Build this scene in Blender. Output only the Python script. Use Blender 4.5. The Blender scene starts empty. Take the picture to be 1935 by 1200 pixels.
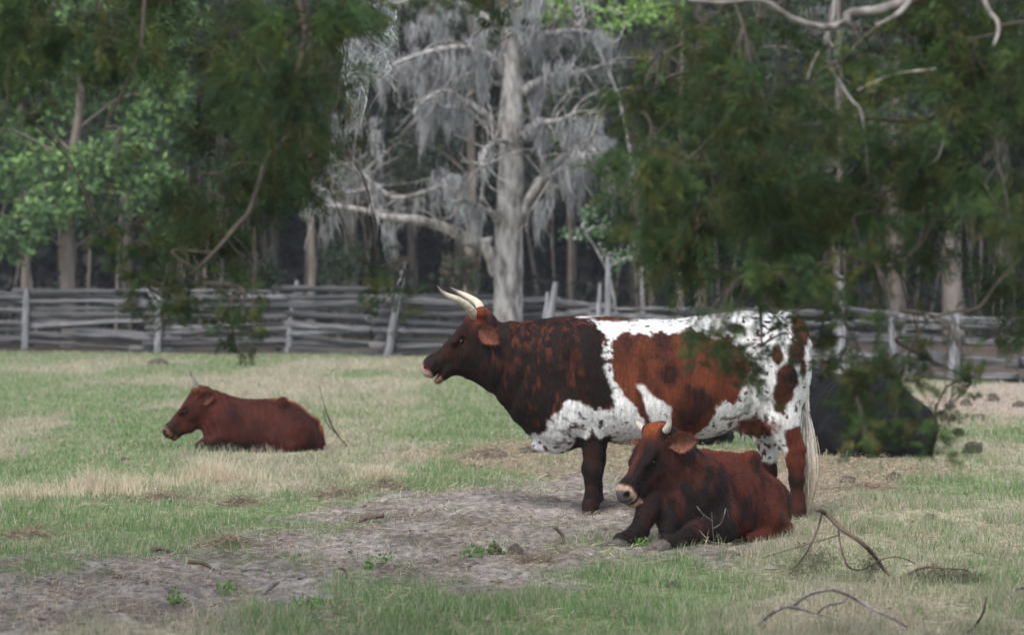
import bpy, math, random
import numpy as np

random.seed(7)
rng = np.random.default_rng(11)

# ------------------------------------------------------------------ camera, sky, sun, exposure
FPX, CXP, CYP, HORY, CAMZ = 5560.0, 967.5, 600.0, 517.0, 1.65      # photograph: focal length in pixels, centre, horizon row, eye height
PITCH = math.atan((CYP - HORY) / FPX)
sc = bpy.context.scene
COL = sc.collection
cam_d = bpy.data.cameras.new('camera')
cam = bpy.data.objects.new('camera', cam_d)
COL.objects.link(cam)
cam.location = (0, 0, CAMZ)
cam.rotation_euler = (math.pi / 2 - PITCH, 0, 0)
cam_d.sensor_width = 36.0
cam_d.lens = 36.0 * FPX / 1935.0
cam_d.clip_start = 0.1
cam_d.clip_end = 3000
cam_d.dof.use_dof = True
cam_d.dof.focus_distance = 18.5
cam_d.dof.aperture_fstop = 2.9
sc.camera = cam

SUN_EL, SUN_AZ = math.radians(52), math.radians(205)     # soft high light from behind the camera, a little to the side
world = bpy.data.worlds.new('World')
sc.world = world
world.use_nodes = True
wn = world.node_tree
wn.nodes.clear()
sky = wn.nodes.new('ShaderNodeTexSky')
sky.sky_type = 'NISHITA'
sky.sun_disc = False
sky.sun_elevation = SUN_EL
sky.sun_rotation = SUN_AZ
sky.dust_density = 1.2
sky.air_density = 1.0
hs = wn.nodes.new('ShaderNodeHueSaturation')
hs.inputs['Saturation'].default_value = 0.42
bg = wn.nodes.new('ShaderNodeBackground')
bg.inputs['Strength'].default_value = 0.15
wo = wn.nodes.new('ShaderNodeOutputWorld')
wn.links.new(sky.outputs[0], hs.inputs['Color'])
wn.links.new(hs.outputs[0], bg.inputs['Color'])
wn.links.new(bg.outputs[0], wo.inputs['Surface'])
sun_d = bpy.data.lights.new('sun', 'SUN')
sun_d.energy = 1.5
sun_d.angle = math.radians(30)
sun_d.color = (1.0, 0.96, 0.90)
sun = bpy.data.objects.new('sun', sun_d)
COL.objects.link(sun)
sun.location = (-10, -10, 40)
# direction towards the sun: sky rotation is measured clockwise from +Y
from mathutils import Vector
sdir = Vector((math.sin(SUN_AZ) * math.cos(SUN_EL), math.cos(SUN_AZ) * math.cos(SUN_EL), math.sin(SUN_EL)))
sun.rotation_euler = sdir.to_track_quat('Z', 'Y').to_euler()
vs = sc.view_settings
vs.view_transform = 'Standard'
vs.look = 'None'
vs.exposure = 1.22
vs.gamma = 1.0
vs.use_curve_mapping = False
sc.cycles.max_bounces = 6
sc.cycles.diffuse_bounces = 3
sc.cycles.glossy_bounces = 2
sc.cycles.transmission_bounces = 3
sc.cycles.use_denoising = True

# ------------------------------------------------------------------ helpers
def at(px, py, Y):
    """a point of the place: the direction of a spot in the photograph, taken at distance Y down the field"""
    u = (px - CXP) / FPX
    v = (CYP - py) / FPX
    d = np.array([u, math.cos(PITCH) + v * math.sin(PITCH), -math.sin(PITCH) + v * math.cos(PITCH)])
    return np.array([0, 0, CAMZ]) + d * (Y / d[1])

def gnd(px, py):
    """where that direction meets the level ground"""
    Y = CAMZ * FPX / (py - HORY)
    p = at(px, py, Y)
    return np.array([p[0], p[1], 0.0])

def link(o, parent=None):
    COL.objects.link(o)
    if parent is not None:
        o.parent = parent
    return o

def tag(o, label=None, cat=None, group=None, kind=None):
    if label: o['label'] = label
    if cat: o['category'] = cat
    if group: o['group'] = group
    if kind: o['kind'] = kind
    return o

def empty(name, loc=(0, 0, 0), rz=0.0):
    o = bpy.data.objects.new(name, None)
    o.location = [float(c) for c in loc]
    o.rotation_euler = (0, 0, rz)
    o.empty_display_size = 0.2
    return link(o)

def mesh_data(name, V, faces, mat, cols=None, smooth=True):
    """faces: list of (n,k) integer arrays"""
    V = np.asarray(V, np.float32)
    me = bpy.data.meshes.new(name)
    if not isinstance(faces, (list, tuple)):
        faces = [faces]
    faces = [np.asarray(f, np.int32) for f in faces if len(f)]
    nl = sum(f.size for f in faces)
    npoly = sum(len(f) for f in faces)
    me.vertices.add(len(V))
    me.vertices.foreach_set('co', V.ravel())
    me.loops.add(nl)
    me.polygons.add(npoly)
    me.loops.foreach_set('vertex_index', np.concatenate([f.ravel() for f in faces]))
    tot = np.concatenate([np.full(len(f), f.shape[1], np.int32) for f in faces])
    st = np.zeros(npoly, np.int32)
    st[1:] = np.cumsum(tot)[:-1]
    me.polygons.foreach_set('loop_start', st)
    me.polygons.foreach_set('loop_total', tot)
    me.polygons.foreach_set('use_smooth', np.full(npoly, smooth, bool))
    if cols is not None:
        c4 = np.ones((len(V), 4), np.float32)
        c4[:, :3] = cols
        a = me.attributes.new('Col', 'FLOAT_COLOR', 'POINT')
        a.data.foreach_set('color', c4.ravel())
    me.update(calc_edges=True)
    if mat is not None:
        me.materials.append(mat)
    return me

def mk(name, V, faces, mat, parent=None, cols=None, smooth=True):
    return link(bpy.data.objects.new(name, mesh_data(name, V, faces, mat, cols, smooth)), parent)

class MB:
    """collects pieces of one mesh"""
    def __init__(s):
        s.v, s.f, s.c, s.n = [], [], [], 0
    def add(s, V, faces, col=None):
        if not isinstance(faces, (list, tuple)): faces = [faces]
        for f in faces: s.f.append(np.asarray(f, np.int64) + s.n)
        s.v.append(np.asarray(V, float)); s.n += len(V)
        if col is not None:
            c = np.asarray(col, float)
            s.c.append(np.broadcast_to(c, (len(V), 3)) if c.ndim == 1 else c)
    def build(s, name, mat, parent=None, smooth=True):
        V = np.concatenate(s.v)
        ks = sorted({f.shape[1] for f in s.f})
        faces = [np.concatenate([f for f in s.f if f.shape[1] == k]) for k in ks]
        return mk(name, V, faces, mat, parent, np.concatenate(s.c) if s.c else None, smooth)

def hash3(ix, iy, iz, seed):
    h = (ix.astype(np.int64) * 374761393 + iy.astype(np.int64) * 668265263 + iz.astype(np.int64) * 2147483647 + seed * 974711) & 0xffffffff
    h = ((h ^ (h >> 13)) * 1274126177) & 0xffffffff
    h = ((h ^ (h >> 16)) * 2246822519) & 0xffffffff
    return ((h ^ (h >> 15)) & 0xffffff) / float(0xffffff)

def vnoise(P, freq=1.0, seed=0):
    P = np.asarray(P, float) * freq
    i = np.floor(P).astype(np.int64)
    f = P - i
    f = f * f * (3 - 2 * f)
    r = 0
    for dx in (0, 1):
        for dy in (0, 1):
            for dz in (0, 1):
                w = (f[:, 0] if dx else 1 - f[:, 0]) * (f[:, 1] if dy else 1 - f[:, 1]) * (f[:, 2] if dz else 1 - f[:, 2])
                r = r + w * hash3(i[:, 0] + dx, i[:, 1] + dy, i[:, 2] + dz, seed)
    return r

def fbm(P, freq=1.0, seed=0, octv=3):
    P = np.asarray(P, float)
    r, a, t = 0, 1.0, 0
    for o in range(octv):
        r = r + a * vnoise(P, freq * 2 ** o, seed + o * 17)
        t += a
        a *= 0.5
    return r / t

def noise2(x, y, freq, seed, octv=3):
    return fbm(np.stack([x, y, np.zeros_like(x)], 1), freq, seed, octv)

def sstep(a, b, x):
    t = np.clip((x - a) / (b - a), 0, 1)
    return t * t * (3 - 2 * t)

def mixc(a, b, t):
    t = np.asarray(t)[:, None]
    return np.asarray(a) * (1 - t) + np.asarray(b) * t

def poly_sd(x, y, poly):
    """signed distance to a closed polygon, negative inside"""
    poly = np.asarray(poly, float)
    d = np.full(len(x), 1e9)
    inside = np.zeros(len(x), bool)
    n = len(poly)
    for i in range(n):
        ax, ay = poly[i]; bx, by = poly[(i + 1) % n]
        ex, ey = bx - ax, by - ay
        t = np.clip(((x - ax) * ex + (y - ay) * ey) / (ex * ex + ey * ey + 1e-12), 0, 1)
        d = np.minimum(d, (x - ax - t * ex) ** 2 + (y - ay - t * ey) ** 2)
        c = (ay > y) != (by > y)
        with np.errstate(divide='ignore', invalid='ignore'):
            xi = ax + (y - ay) * ex / (ey if ey != 0 else 1e-12)
        inside ^= c & (x < xi)
    d = np.sqrt(d)
    return np.where(inside, -d, d)

def catmull(P, n=6):
    P = np.asarray(P, float)
    if len(P) < 3:
        t = np.linspace(0, 1, n + 1)[:, None]
        return P[0] * (1 - t) + P[-1] * t
    Q = np.vstack([2 * P[0] - P[1], P, 2 * P[-1] - P[-2]])
    out = []
    for i in range(1, len(Q) - 2):
        for k in range(n):
            t = k / n
            a, b, c, d = Q[i - 1], Q[i], Q[i + 1], Q[i + 2]
            out.append(0.5 * (2 * b + (c - a) * t + (2 * a - 5 * b + 4 * c - d) * t * t + (3 * b - a - 3 * c + d) * t ** 3))
    out.append(P[-1])
    return np.array(out)

def tube(P, R, sides=7, wob=0.0, seed=0, cap=True):
    """tapered round limb along points P with radii R -> V, [quads, tris]"""
    P = np.asarray(P, float)
    n = len(P)
    R = np.interp(np.linspace(0, 1, n), np.linspace(0, 1, len(R)), R)
    T = np.gradient(P, axis=0)
    T /= np.linalg.norm(T, axis=1)[:, None] + 1e-12
    ref = np.array([0.31, 0.17, 0.93]) if abs(T[0, 2]) < 0.8 else np.array([0.94, 0.29, 0.1])
    U = np.cross(T, ref); U /= np.linalg.norm(U, axis=1)[:, None] + 1e-12
    W = np.cross(T, U)
    a = np.linspace(0, 2 * math.pi, sides, endpoint=False)
    ca, sa = np.cos(a), np.sin(a)
    r = R[:, None] * np.ones((1, sides))
    if wob:
        g = np.random.default_rng(seed)
        r = r * (1 + wob * (g.random((n, sides)) - 0.5))
    V = P[:, None, :] + r[:, :, None] * (ca[None, :, None] * U[:, None, :] + sa[None, :, None] * W[:, None, :])
    V = V.reshape(-1, 3)
    i = np.arange(n - 1)[:, None] * sides
    j = np.arange(sides)[None, :]
    k = (j + 1) % sides
    q = np.stack([i + j, i + k, i + sides + k, i + sides + j], -1).reshape(-1, 4)
    faces = [q]
    if cap:
        V = np.vstack([V, P[0], P[-1]])
        c0, c1 = n * sides, n * sides + 1
        jj = np.arange(sides); kk = (jj + 1) % sides
        t0 = np.stack([np.full(sides, c0), kk, jj], 1)
        t1 = np.stack([np.full(sides, c1), (n - 1) * sides + jj, (n - 1) * sides + kk], 1)
        faces.append(np.vstack([t0, t1]))
    return V, faces

def unit(v):
    return v / (np.linalg.norm(v, axis=-1, keepdims=True) + 1e-12)

# ------------------------------------------------------------------ materials
def new_mat(name):
    m = bpy.data.materials.new(name)
    m.use_nodes = True
    nt = m.node_tree
    b = nt.nodes['Principled BSDF']
    return m, nt, b

def mat_attr(name, rough=0.75, spec=0.3, nscale=30.0, namt=0.35, stretch=(1, 1, 1), bump=0.0, trans=0.0, sheen=0.0):
    """colour from the mesh's own paint, broken up by fine procedural grain"""
    m, nt, b = new_mat(name)
    at_ = nt.nodes.new('ShaderNodeAttribute'); at_.attribute_name = 'Col'
    tc = nt.nodes.new('ShaderNodeTexCoord')
    mp = nt.nodes.new('ShaderNodeMapping'); mp.inputs['Scale'].default_value = stretch
    nz = nt.nodes.new('ShaderNodeTexNoise'); nz.inputs['Scale'].default_value = nscale; nz.inputs['Detail'].default_value = 4
    mr = nt.nodes.new('ShaderNodeMapRange')
    mr.inputs['From Min'].default_value = 0.3; mr.inputs['From Max'].default_value = 0.7
    mr.inputs['To Min'].default_value = 1 - namt; mr.inputs['To Max'].default_value = 1 + namt
    mx = nt.nodes.new('ShaderNodeMix'); mx.data_type = 'RGBA'; mx.blend_type = 'MULTIPLY'; mx.inputs[0].default_value = 1.0
    nt.links.new(tc.outputs['Object'], mp.inputs[0]); nt.links.new(mp.outputs[0], nz.inputs['Vector'])
    nt.links.new(nz.outputs[0], mr.inputs[0])
    nt.links.new(at_.outputs['Color'], mx.inputs[6]); nt.links.new(mr.outputs[0], mx.inputs[7])
    nt.links.new(mx.outputs[2], b.inputs['Base Color'])
    b.inputs['Roughness'].default_value = rough
    b.inputs['Specular IOR Level'].default_value = spec
    if sheen:
        b.inputs['Sheen Weight'].default_value = sheen
    if bump:
        bp = nt.nodes.new('ShaderNodeBump'); bp.inputs['Strength'].default_value = bump; bp.inputs['Distance'].default_value = 0.02
        nt.links.new(nz.outputs[0], bp.inputs['Height']); nt.links.new(bp.outputs[0], b.inputs['Normal'])
    if trans:
        tr = nt.nodes.new('ShaderNodeBsdfTranslucent')
        ms = nt.nodes.new('ShaderNodeMixShader'); ms.inputs[0].default_value = trans
        out = [n for n in nt.nodes if n.type == 'OUTPUT_MATERIAL'][0]
        nt.links.new(mx.outputs[2], tr.inputs['Color'])
        nt.links.new(b.outputs[0], ms.inputs[1]); nt.links.new(tr.outputs[0], ms.inputs[2])
        nt.links.new(ms.outputs[0], out.inputs['Surface'])
    return m

def mat_noise(name, stops, scale=8.0, rough=0.85, stretch=(1, 1, 1), bump=0.5, dist=0.02, spec=0.25, detail=6):
    m, nt, b = new_mat(name)
    tc = nt.nodes.new('ShaderNodeTexCoord')
    mp = nt.nodes.new('ShaderNodeMapping'); mp.inputs['Scale'].default_value = stretch
    nz = nt.nodes.new('ShaderNodeTexNoise'); nz.inputs['Scale'].default_value = scale; nz.inputs['Detail'].default_value = detail
    rp = nt.nodes.new('ShaderNodeValToRGB')
    while len(rp.color_ramp.elements) < len(stops): rp.color_ramp.elements.new(0.5)
    for e, (p, c) in zip(rp.color_ramp.elements, stops):
        e.position = p; e.color = (*c, 1)
    nt.links.new(tc.outputs['Object'], mp.inputs[0]); nt.links.new(mp.outputs[0], nz.inputs['Vector'])
    nt.links.new(nz.outputs[0], rp.inputs[0]); nt.links.new(rp.outputs[0], b.inputs['Base Color'])
    b.inputs['Roughness'].default_value = rough
    b.inputs['Specular IOR Level'].default_value = spec
    if bump:
        bp = nt.nodes.new('ShaderNodeBump'); bp.inputs['Strength'].default_value = bump; bp.inputs['Distance'].default_value = dist
        nt.links.new(nz.outputs[0], bp.inputs['Height']); nt.links.new(bp.outputs[0], b.inputs['Normal'])
    return m

M_COAT = mat_attr('coat', rough=0.7, spec=0.12, nscale=55, namt=0.34, stretch=(1.0, 1.0, 0.22), bump=0.25)
M_COATB = mat_attr('black_coat', rough=0.6, spec=0.10, nscale=40, namt=0.3, stretch=(1.0, 1.0, 0.3), bump=0.4)
M_FUR = mat_attr('fur', rough=0.7, spec=0.10, nscale=90, namt=0.25)
M_HORN = mat_attr('horn', rough=0.45, spec=0.45, nscale=40, namt=0.2, bump=0.15)
M_SKIN = mat_attr('nose_skin', rough=0.4, spec=0.5, nscale=120, namt=0.15, bump=0.2)
M_GRASS = mat_attr('grass_blade', rough=0.7, spec=0.2, nscale=3, namt=0.15, trans=0.25)
M_LEAF = mat_attr('leaf', rough=0.55, spec=0.35, nscale=2, namt=0.2, trans=0.3)
M_CEDAR = mat_attr('cedar_foliage', rough=0.7, spec=0.2, nscale=5, namt=0.3, trans=0.12)
M_MOSS = mat_attr('moss', rough=0.9, spec=0.1, nscale=6, namt=0.2, trans=0.25)
M_BARK = mat_noise('grey_bark', [(0.36, (0.085, 0.076, 0.07)), (0.5, (0.20, 0.187, 0.178)), (0.64, (0.31, 0.295, 0.285))], scale=8, stretch=(1, 1, 0.35), bump=0.7, dist=0.05)
M_BARKD = mat_noise('brown_bark', [(0.3, (0.055, 0.045, 0.04)), (0.7, (0.14, 0.115, 0.10))], scale=6, stretch=(1, 1, 0.25), bump=0.7, dist=0.04)
M_BARKM = mat_noise('tan_bark', [(0.3, (0.11, 0.09, 0.075)), (0.7, (0.24, 0.20, 0.17))], scale=6, stretch=(1, 1, 0.25), bump=0.7, dist=0.04)
M_TWIG = mat_noise('cedar_twig', [(0.3, (0.03, 0.024, 0.02)), (0.7, (0.085, 0.068, 0.056))], scale=25, bump=0.4, dist=0.004)
M_DEADW = mat_noise('bleached_branch', [(0.35, (0.10, 0.088, 0.078)), (0.65, (0.27, 0.25, 0.235))], scale=20, bump=0.4, dist=0.004)
M_RAIL = mat_noise('weathered_rail', [(0.3, (0.025, 0.025, 0.027)), (0.5, (0.105, 0.103, 0.106)), (0.7, (0.20, 0.196, 0.204))], scale=6, stretch=(0.35, 6, 6), bump=0.8, dist=0.02)
_nt = M_RAIL.node_tree                      # every rail has weathered a little differently
_oi = _nt.nodes.new('ShaderNodeObjectInfo'); _mr = _nt.nodes.new('ShaderNodeMapRange')
_mr.inputs['To Min'].default_value = .5; _mr.inputs['To Max'].default_value = 1.3
_mx = _nt.nodes.new('ShaderNodeMix'); _mx.data_type = 'RGBA'; _mx.blend_type = 'MULTIPLY'; _mx.inputs[0].default_value = 1.0
_rp = [n_ for n_ in _nt.nodes if n_.type == 'VALTORGB'][0]
_nt.links.new(_oi.outputs['Random'], _mr.inputs[0]); _nt.links.new(_rp.outputs[0], _mx.inputs[6]); _nt.links.new(_mr.outputs[0], _mx.inputs[7])
_nt.links.new(_mx.outputs[2], _nt.nodes['Principled BSDF'].inputs['Base Color'])
M_POST = mat_noise('weathered_post', [(0.35, (0.085, 0.085, 0.09)), (0.65, (0.23, 0.23, 0.24))], scale=5, stretch=(6, 6, 0.5), bump=0.6, dist=0.01)
M_CLOD = mat_noise('dung_clod', [(0.3, (0.03, 0.024, 0.02)), (0.7, (0.10, 0.08, 0.065))], scale=30, bump=1.0, dist=0.01)
M_STICK = mat_noise('stick', [(0.3, (0.05, 0.035, 0.028)), (0.7, (0.15, 0.11, 0.085))], scale=25, bump=0.5, dist=0.004)

# ------------------------------------------------------------------ the ground
def world_poly(pts):
    return np.array([gnd(a, b)[:2] for a, b in pts])

DIRT = world_poly([(-300, 1085), (0, 1085), (130, 1080), (240, 1045), (350, 1055), (430, 1045), (520, 1015), (600, 985), (655, 962), (700, 940),
                   (800, 925), (900, 928), (960, 912), (1085, 905), (1190, 905), (1320, 930), (1330, 1000), (1200, 1042), (1100, 1062), (1000, 1078), (860, 1100),
                   (780, 1120), (640, 1148), (500, 1175), (380, 1196), (200, 1230), (-300, 1230)])
LITTER = world_poly([(860, 850), (930, 838), (1100, 838), (1500, 850), (1700, 862), (1830, 880), (1830, 912), (1700, 930), (1560, 945), (1330, 950), (1100, 905), (880, 880)])
BARE = world_poly([(1700, 735), (1790, 722), (2300, 722), (2300, 770), (1900, 790), (1760, 800)])

def masks(x, y):
    """dirt, litter, bare, green and straw amounts at places on the field"""
    n1 = noise2(x * 1.0, y * 0.45, 1.1, 3, 4) - 0.5
    n2 = noise2(x * 1.0, y * 0.5, 3.5, 9, 3) - 0.5
    dd = poly_sd(x, y, DIRT)
    dirt = sstep(0.55, -0.55, dd + n1 * 1.5 + n2 * 1.9 - .12)
    dl = poly_sd(x, y, LITTER)
    lit = sstep(0.4, -0.4, dl + n1 * 1.8 + n2 * 0.8)
    db = poly_sd(x, y, BARE)
    bare = sstep(1.0, -1.0, db + n1 * 5)
    g = noise2(x, y * 0.4, 0.55, 31, 4)
    straw = sstep(0.46, 0.66, g)
    return dirt, lit, bare, straw

def H(x, y):
    x = np.asarray(x, float); y = np.asarray(y, float)
    sh = x.shape
    x = x.ravel(); y = y.ravel()
    h = 0.05 * (noise2(x, y * 0.6, 0.35, 5, 2) - 0.5)
    h = h * sstep(0, 3.0, np.hypot(x - 1.0, (y - 19.5) * 0.7) ) # level where the cattle stand
    h = h + 0.014 * np.exp(-((x - 0.45) ** 2 + (y - 20.1) ** 2) / 1.2) - 0.020 * np.exp(-((x - 1.95) ** 2 + (y - 19.7) ** 2) / 0.6)
    h = h + 0.07 * np.exp(-(((x + 0.15) / 1.0) ** 2 + ((y - 20.9) / 0.8) ** 2))      # a low trodden mound
    dd = poly_sd(x, y, DIRT)
    near = sstep(0.8, -0.3, dd)
    lum = (noise2(x, y * 0.55, 2.6, 41, 3) - 0.5) * 0.075 + (noise2(x, y * 0.7, 7.0, 43, 3) - 0.5) * 0.055
    h = h + lum * (0.25 + 0.75 * near) * sstep(60, 30, y)
    return h.reshape(sh)

def graded(lo, hi, a, b, step, grow=1.18):
    c = list(np.arange(a, b + 1e-6, step))
    s, v = step, c[-1]
    while v < hi:
        s *= grow; v += s; c.append(v)
    s, v = step, c[0]
    pre = []
    while v > lo:
        s *= grow; v -= s; pre.append(v)
    return np.array(pre[::-1] + c)

gx = graded(-900, 900, -4.4, 4.4, 0.035)
gy = graded(-60, 1500, 12.3, 25.0, 0.05, 1.05)
GX, GY = np.meshgrid(gx, gy)
GH = H(GX, GY)
V = np.stack([GX.ravel(), GY.ravel(), GH.ravel()], 1)
nx, ny = len(gx), len(gy)
ii = (np.arange(ny - 1)[:, None] * nx + np.arange(nx - 1)[None, :]).ravel()
Q = np.stack([ii, ii + 1, ii + nx + 1, ii + nx], 1)
dirt, lit, bare, straw = masks(V[:, 0], V[:, 1])
fine = noise2(V[:, 0], V[:, 1] * 0.6, 6.0, 77, 3)
cg = mixc((0.105, 0.145, 0.06), (0.29, 0.25, 0.18), np.clip(straw * 0.7 + (fine - 0.4) * 0.8, 0, 1))
cg = mixc(cg, (0.20, 0.145, 0.105), lit * 0.8)
cg = mixc(cg, (0.30, 0.235, 0.20), bare * 0.9)
dcol = mixc((0.105, 0.086, 0.074), (0.235, 0.207, 0.190), np.clip((noise2(V[:, 0], V[:, 1] * 0.6, 3.2, 55, 4) - 0.25) * 2, 0, 1))
cg = mixc(cg, dcol, dirt)
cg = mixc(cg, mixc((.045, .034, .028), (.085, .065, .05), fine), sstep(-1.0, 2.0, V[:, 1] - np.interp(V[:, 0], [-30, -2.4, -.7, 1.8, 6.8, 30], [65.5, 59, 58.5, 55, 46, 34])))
M_GROUND = mat_attr('field_soil', rough=0.95, spec=0.1, nscale=17, namt=0.5, stretch=(1, 0.6, 1), bump=1.0)
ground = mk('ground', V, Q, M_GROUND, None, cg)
tag(ground, kind='structure')

# ------------------------------------------------------------------ implicit-surface bodies
class Field:
    def __init__(s, lo, hi, h):
        s.lo = np.array(lo, float); s.h = h
        s.n = np.ceil((np.array(hi) - s.lo) / h).astype(int) + 1
        s.ax = [(s.lo[i] + h * np.arange(s.n[i])).astype(np.float32) for i in range(3)]
        s.A = np.full(s.n, 1.0, np.float32)
    def box(s, lo, hi):
        a = np.clip(np.floor((np.array(lo) - s.lo) / s.h).astype(int), 0, s.n)
        b = np.clip(np.ceil((np.array(hi) - s.lo) / s.h).astype(int) + 1, 0, s.n)
        sl = tuple(slice(a[i], b[i]) for i in range(3))
        X = s.ax[0][sl[0]][:, None, None]; Y = s.ax[1][sl[1]][None, :, None]; Z = s.ax[2][sl[2]][None, None, :]
        return sl, X, Y, Z
    def comb(s, sl, d, k, sub):
        a = s.A[sl]
        if sub:
            d = -d
            h = np.clip(0.5 - 0.5 * (d - a) / k, 0, 1)
            s.A[sl] = d + (a - d) * h + k * h * (1 - h)
        else:
            h = np.clip(0.5 + 0.5 * (d - a) / k, 0, 1)
            s.A[sl] = d * (1 - h) + a * h - k * h * (1 - h)
    def rc(s, a, b, ra, rb, k=0.03, fr=None, sc_=(1, 1, 1), sub=False):
        """round cone from a to b; fr=(origin, 3x3 columns) frame, sc_ stretch of its axes"""
        o, R = fr if fr is not None else (np.zeros(3), np.eye(3))
        S = np.array(sc_, float)
        a = np.array(a, float); b = np.array(b, float)
        wa, wb = o + R @ a, o + R @ b
        m = max(ra, rb) * S.max() + k + 3 * s.h
        sl, X, Y, Z = s.box(np.minimum(wa, wb) - m, np.maximum(wa, wb) + m)
        if any(x.stop <= x.start for x in sl): return
        px, py, pz = X - o[0], Y - o[1], Z - o[2]
        q = [(R[0, i] * px + R[1, i] * py + R[2, i] * pz) / S[i] for i in range(3)]
        a, b = a / S, b / S
        ab = b - a; L = ab @ ab + 1e-9
        t = np.clip(((q[0] - a[0]) * ab[0] + (q[1] - a[1]) * ab[1] + (q[2] - a[2]) * ab[2]) / L, 0, 1)
        d = np.sqrt((q[0] - a[0] - t * ab[0]) ** 2 + (q[1] - a[1] - t * ab[1]) ** 2 + (q[2] - a[2] - t * ab[2]) ** 2) - (ra + (rb - ra) * t)
        s.comb(sl, (d * S.min()).astype(np.float32), k, sub)
    def el(s, c, r, k=0.03, fr=None, sub=False):
        r = np.array(r, float)
        s.rc(c, c, 1.0, 1.0, k, fr, r, sub) if False else s._el(np.array(c, float), r, k, fr, sub)
    def _el(s, c, r, k, fr, sub):
        o, R = fr if fr is not None else (np.zeros(3), np.eye(3))
        w = o + R @ c
        m = r.max() + k + 3 * s.h
        sl, X, Y, Z = s.box(w - m, w + m)
        if any(x.stop <= x.start for x in sl): return
        px, py, pz = X - w[0], Y - w[1], Z - w[2]
        q = [(R[0, i] * px + R[1, i] * py + R[2, i] * pz) / r[i] for i in range(3)]
        n = np.sqrt(q[0] ** 2 + q[1] ** 2 + q[2] ** 2)
        n2 = np.sqrt((q[0] / r[0]) ** 2 + (q[1] / r[1]) ** 2 + (q[2] / r[2]) ** 2) + 1e-6
        d = np.where(n > 0.3, n * (n - 1) / n2, -r.min())
        s.comb(sl, d.astype(np.float32), k, sub)
    def loft(s, rows, k=0.03, n=2.3):
        """rows: (x, top, bottom, half width, skew): cross-sections of a trunk lying along x"""
        r = np.array(rows, float)
        D = catmull(r, 8)
        D = D[np.argsort(D[:, 0])]
        x0, x1 = D[0, 0], D[-1, 0]
        sl, X, Y, Z = s.box((x0 - 0.08, -D[:, 3].max() * 1.3 - 0.06, D[:, 2].min() - 0.06), (x1 + 0.08, D[:, 3].max() * 1.3 + 0.06, D[:, 1].max() + 0.06))
        xs = X[:, 0, 0]
        f = lambda c: np.interp(xs, D[:, 0], D[:, c]).astype(np.float32)[:, None, None]
        top, bot, hw, sk = f(1), f(2), f(3), f(4)
        zc, hz = (top + bot) / 2, np.maximum((top - bot) / 2, 0.01)
        t = (Z - zc) / hz
        w = hw * (1 - sk * np.clip(t, -1, 1))
        g = ((np.abs(Y) / w) ** n + np.abs(t) ** n) ** (1 / n)
        d = (g - 1) * np.minimum(hw, hz)
        dx = np.maximum(np.maximum(x0 - X, X - x1), 0)
        d = np.where(dx > 0, np.sqrt(np.maximum(d, 0) ** 2 + dx ** 2), d)
        s.comb(sl, d.astype(np.float32), k, False)
    def mesh(s, iters=2):
        """surface nets"""
        A = s.A
        inside = A < 0
        corner = [(i, j, k) for i in (0, 1) for j in (0, 1) for k in (0, 1)]
        nx, ny, nz = s.n - 1
        cnt = np.zeros((nx, ny, nz), np.int8)
        for (i, j, k) in corner:
            cnt += inside[i:i + nx, j:j + ny, k:k + nz]
        act = (cnt > 0) & (cnt < 8)
        idx = np.argwhere(act)
        vid = np.full((nx, ny, nz), -1, np.int64)
        vid[act] = np.arange(len(idx))
        vals = np.stack([A[idx[:, 0] + i, idx[:, 1] + j, idx[:, 2] + k] for (i, j, k) in corner], 1)
        cpos = np.array(corner, float)
        acc = np.zeros((len(idx), 3)); num = np.zeros(len(idx))
        for a in range(8):
            for b in range(a + 1, 8):
                if np.abs(cpos[a] - cpos[b]).sum() != 1: continue
                va, vb = vals[:, a], vals[:, b]
                m = (va < 0) != (vb < 0)
                t = np.where(m, va / np.where(m, va - vb, 1), 0)
                acc += np.where(m[:, None], cpos[a] + t[:, None] * (cpos[b] - cpos[a]), 0)
                num += m
        V = s.lo + (idx + acc / num[:, None]) * s.h
        F = []
        for ax in range(3):
            o1, o2 = (ax + 1) % 3, (ax + 2) % 3
            sa = [slice(None)] * 3; sb = [slice(None)] * 3
            sa[ax] = slice(0, -1); sb[ax] = slice(1, None)
            i0, i1 = inside[tuple(sa)], inside[tuple(sb)]
            e = np.argwhere(i0 != i1)
            e = e[(e[:, o1] > 0) & (e[:, o2] > 0) & (e[:, o1] < s.n[o1] - 1) & (e[:, o2] < s.n[o2] - 1)]
            fl = i0[e[:, 0], e[:, 1], e[:, 2]]
            def g(d1, d2):
                c = e.copy(); c[:, o1] += d1; c[:, o2] += d2
                return vid[c[:, 0], c[:, 1], c[:, 2]]
            q = np.stack([g(-1, -1), g(0, -1), g(0, 0), g(-1, 0)], 1)
            q[~fl] = q[~fl][:, ::-1]
            F.append(q)
        F = np.concatenate(F)
        F = F[(F >= 0).all(1)]
        for _ in range(iters):                       # light relaxation
            S = np.zeros_like(V); C = np.zeros(len(V))
            for a, b in ((0, 1), (1, 2), (2, 3), (3, 0)):
                for p, q in ((a, b), (b, a)):
                    for d in range(3):
                        S[:, d] += np.bincount(F[:, p], V[F[:, q], d], len(V))
                    C += np.bincount(F[:, p], None, len(V))
            V = V * 0.5 + 0.5 * S / np.maximum(C, 1)[:, None]
        return V, F

def normals(V, F):
    n = np.cross(V[F[:, 2]] - V[F[:, 0]], V[F[:, 3]] - V[F[:, 1]])
    N = np.zeros_like(V)
    for c in range(4):
        for d in range(3):
            N[:, d] += np.bincount(F[:, c], n[:, d], len(V))
    return unit(N)

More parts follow.
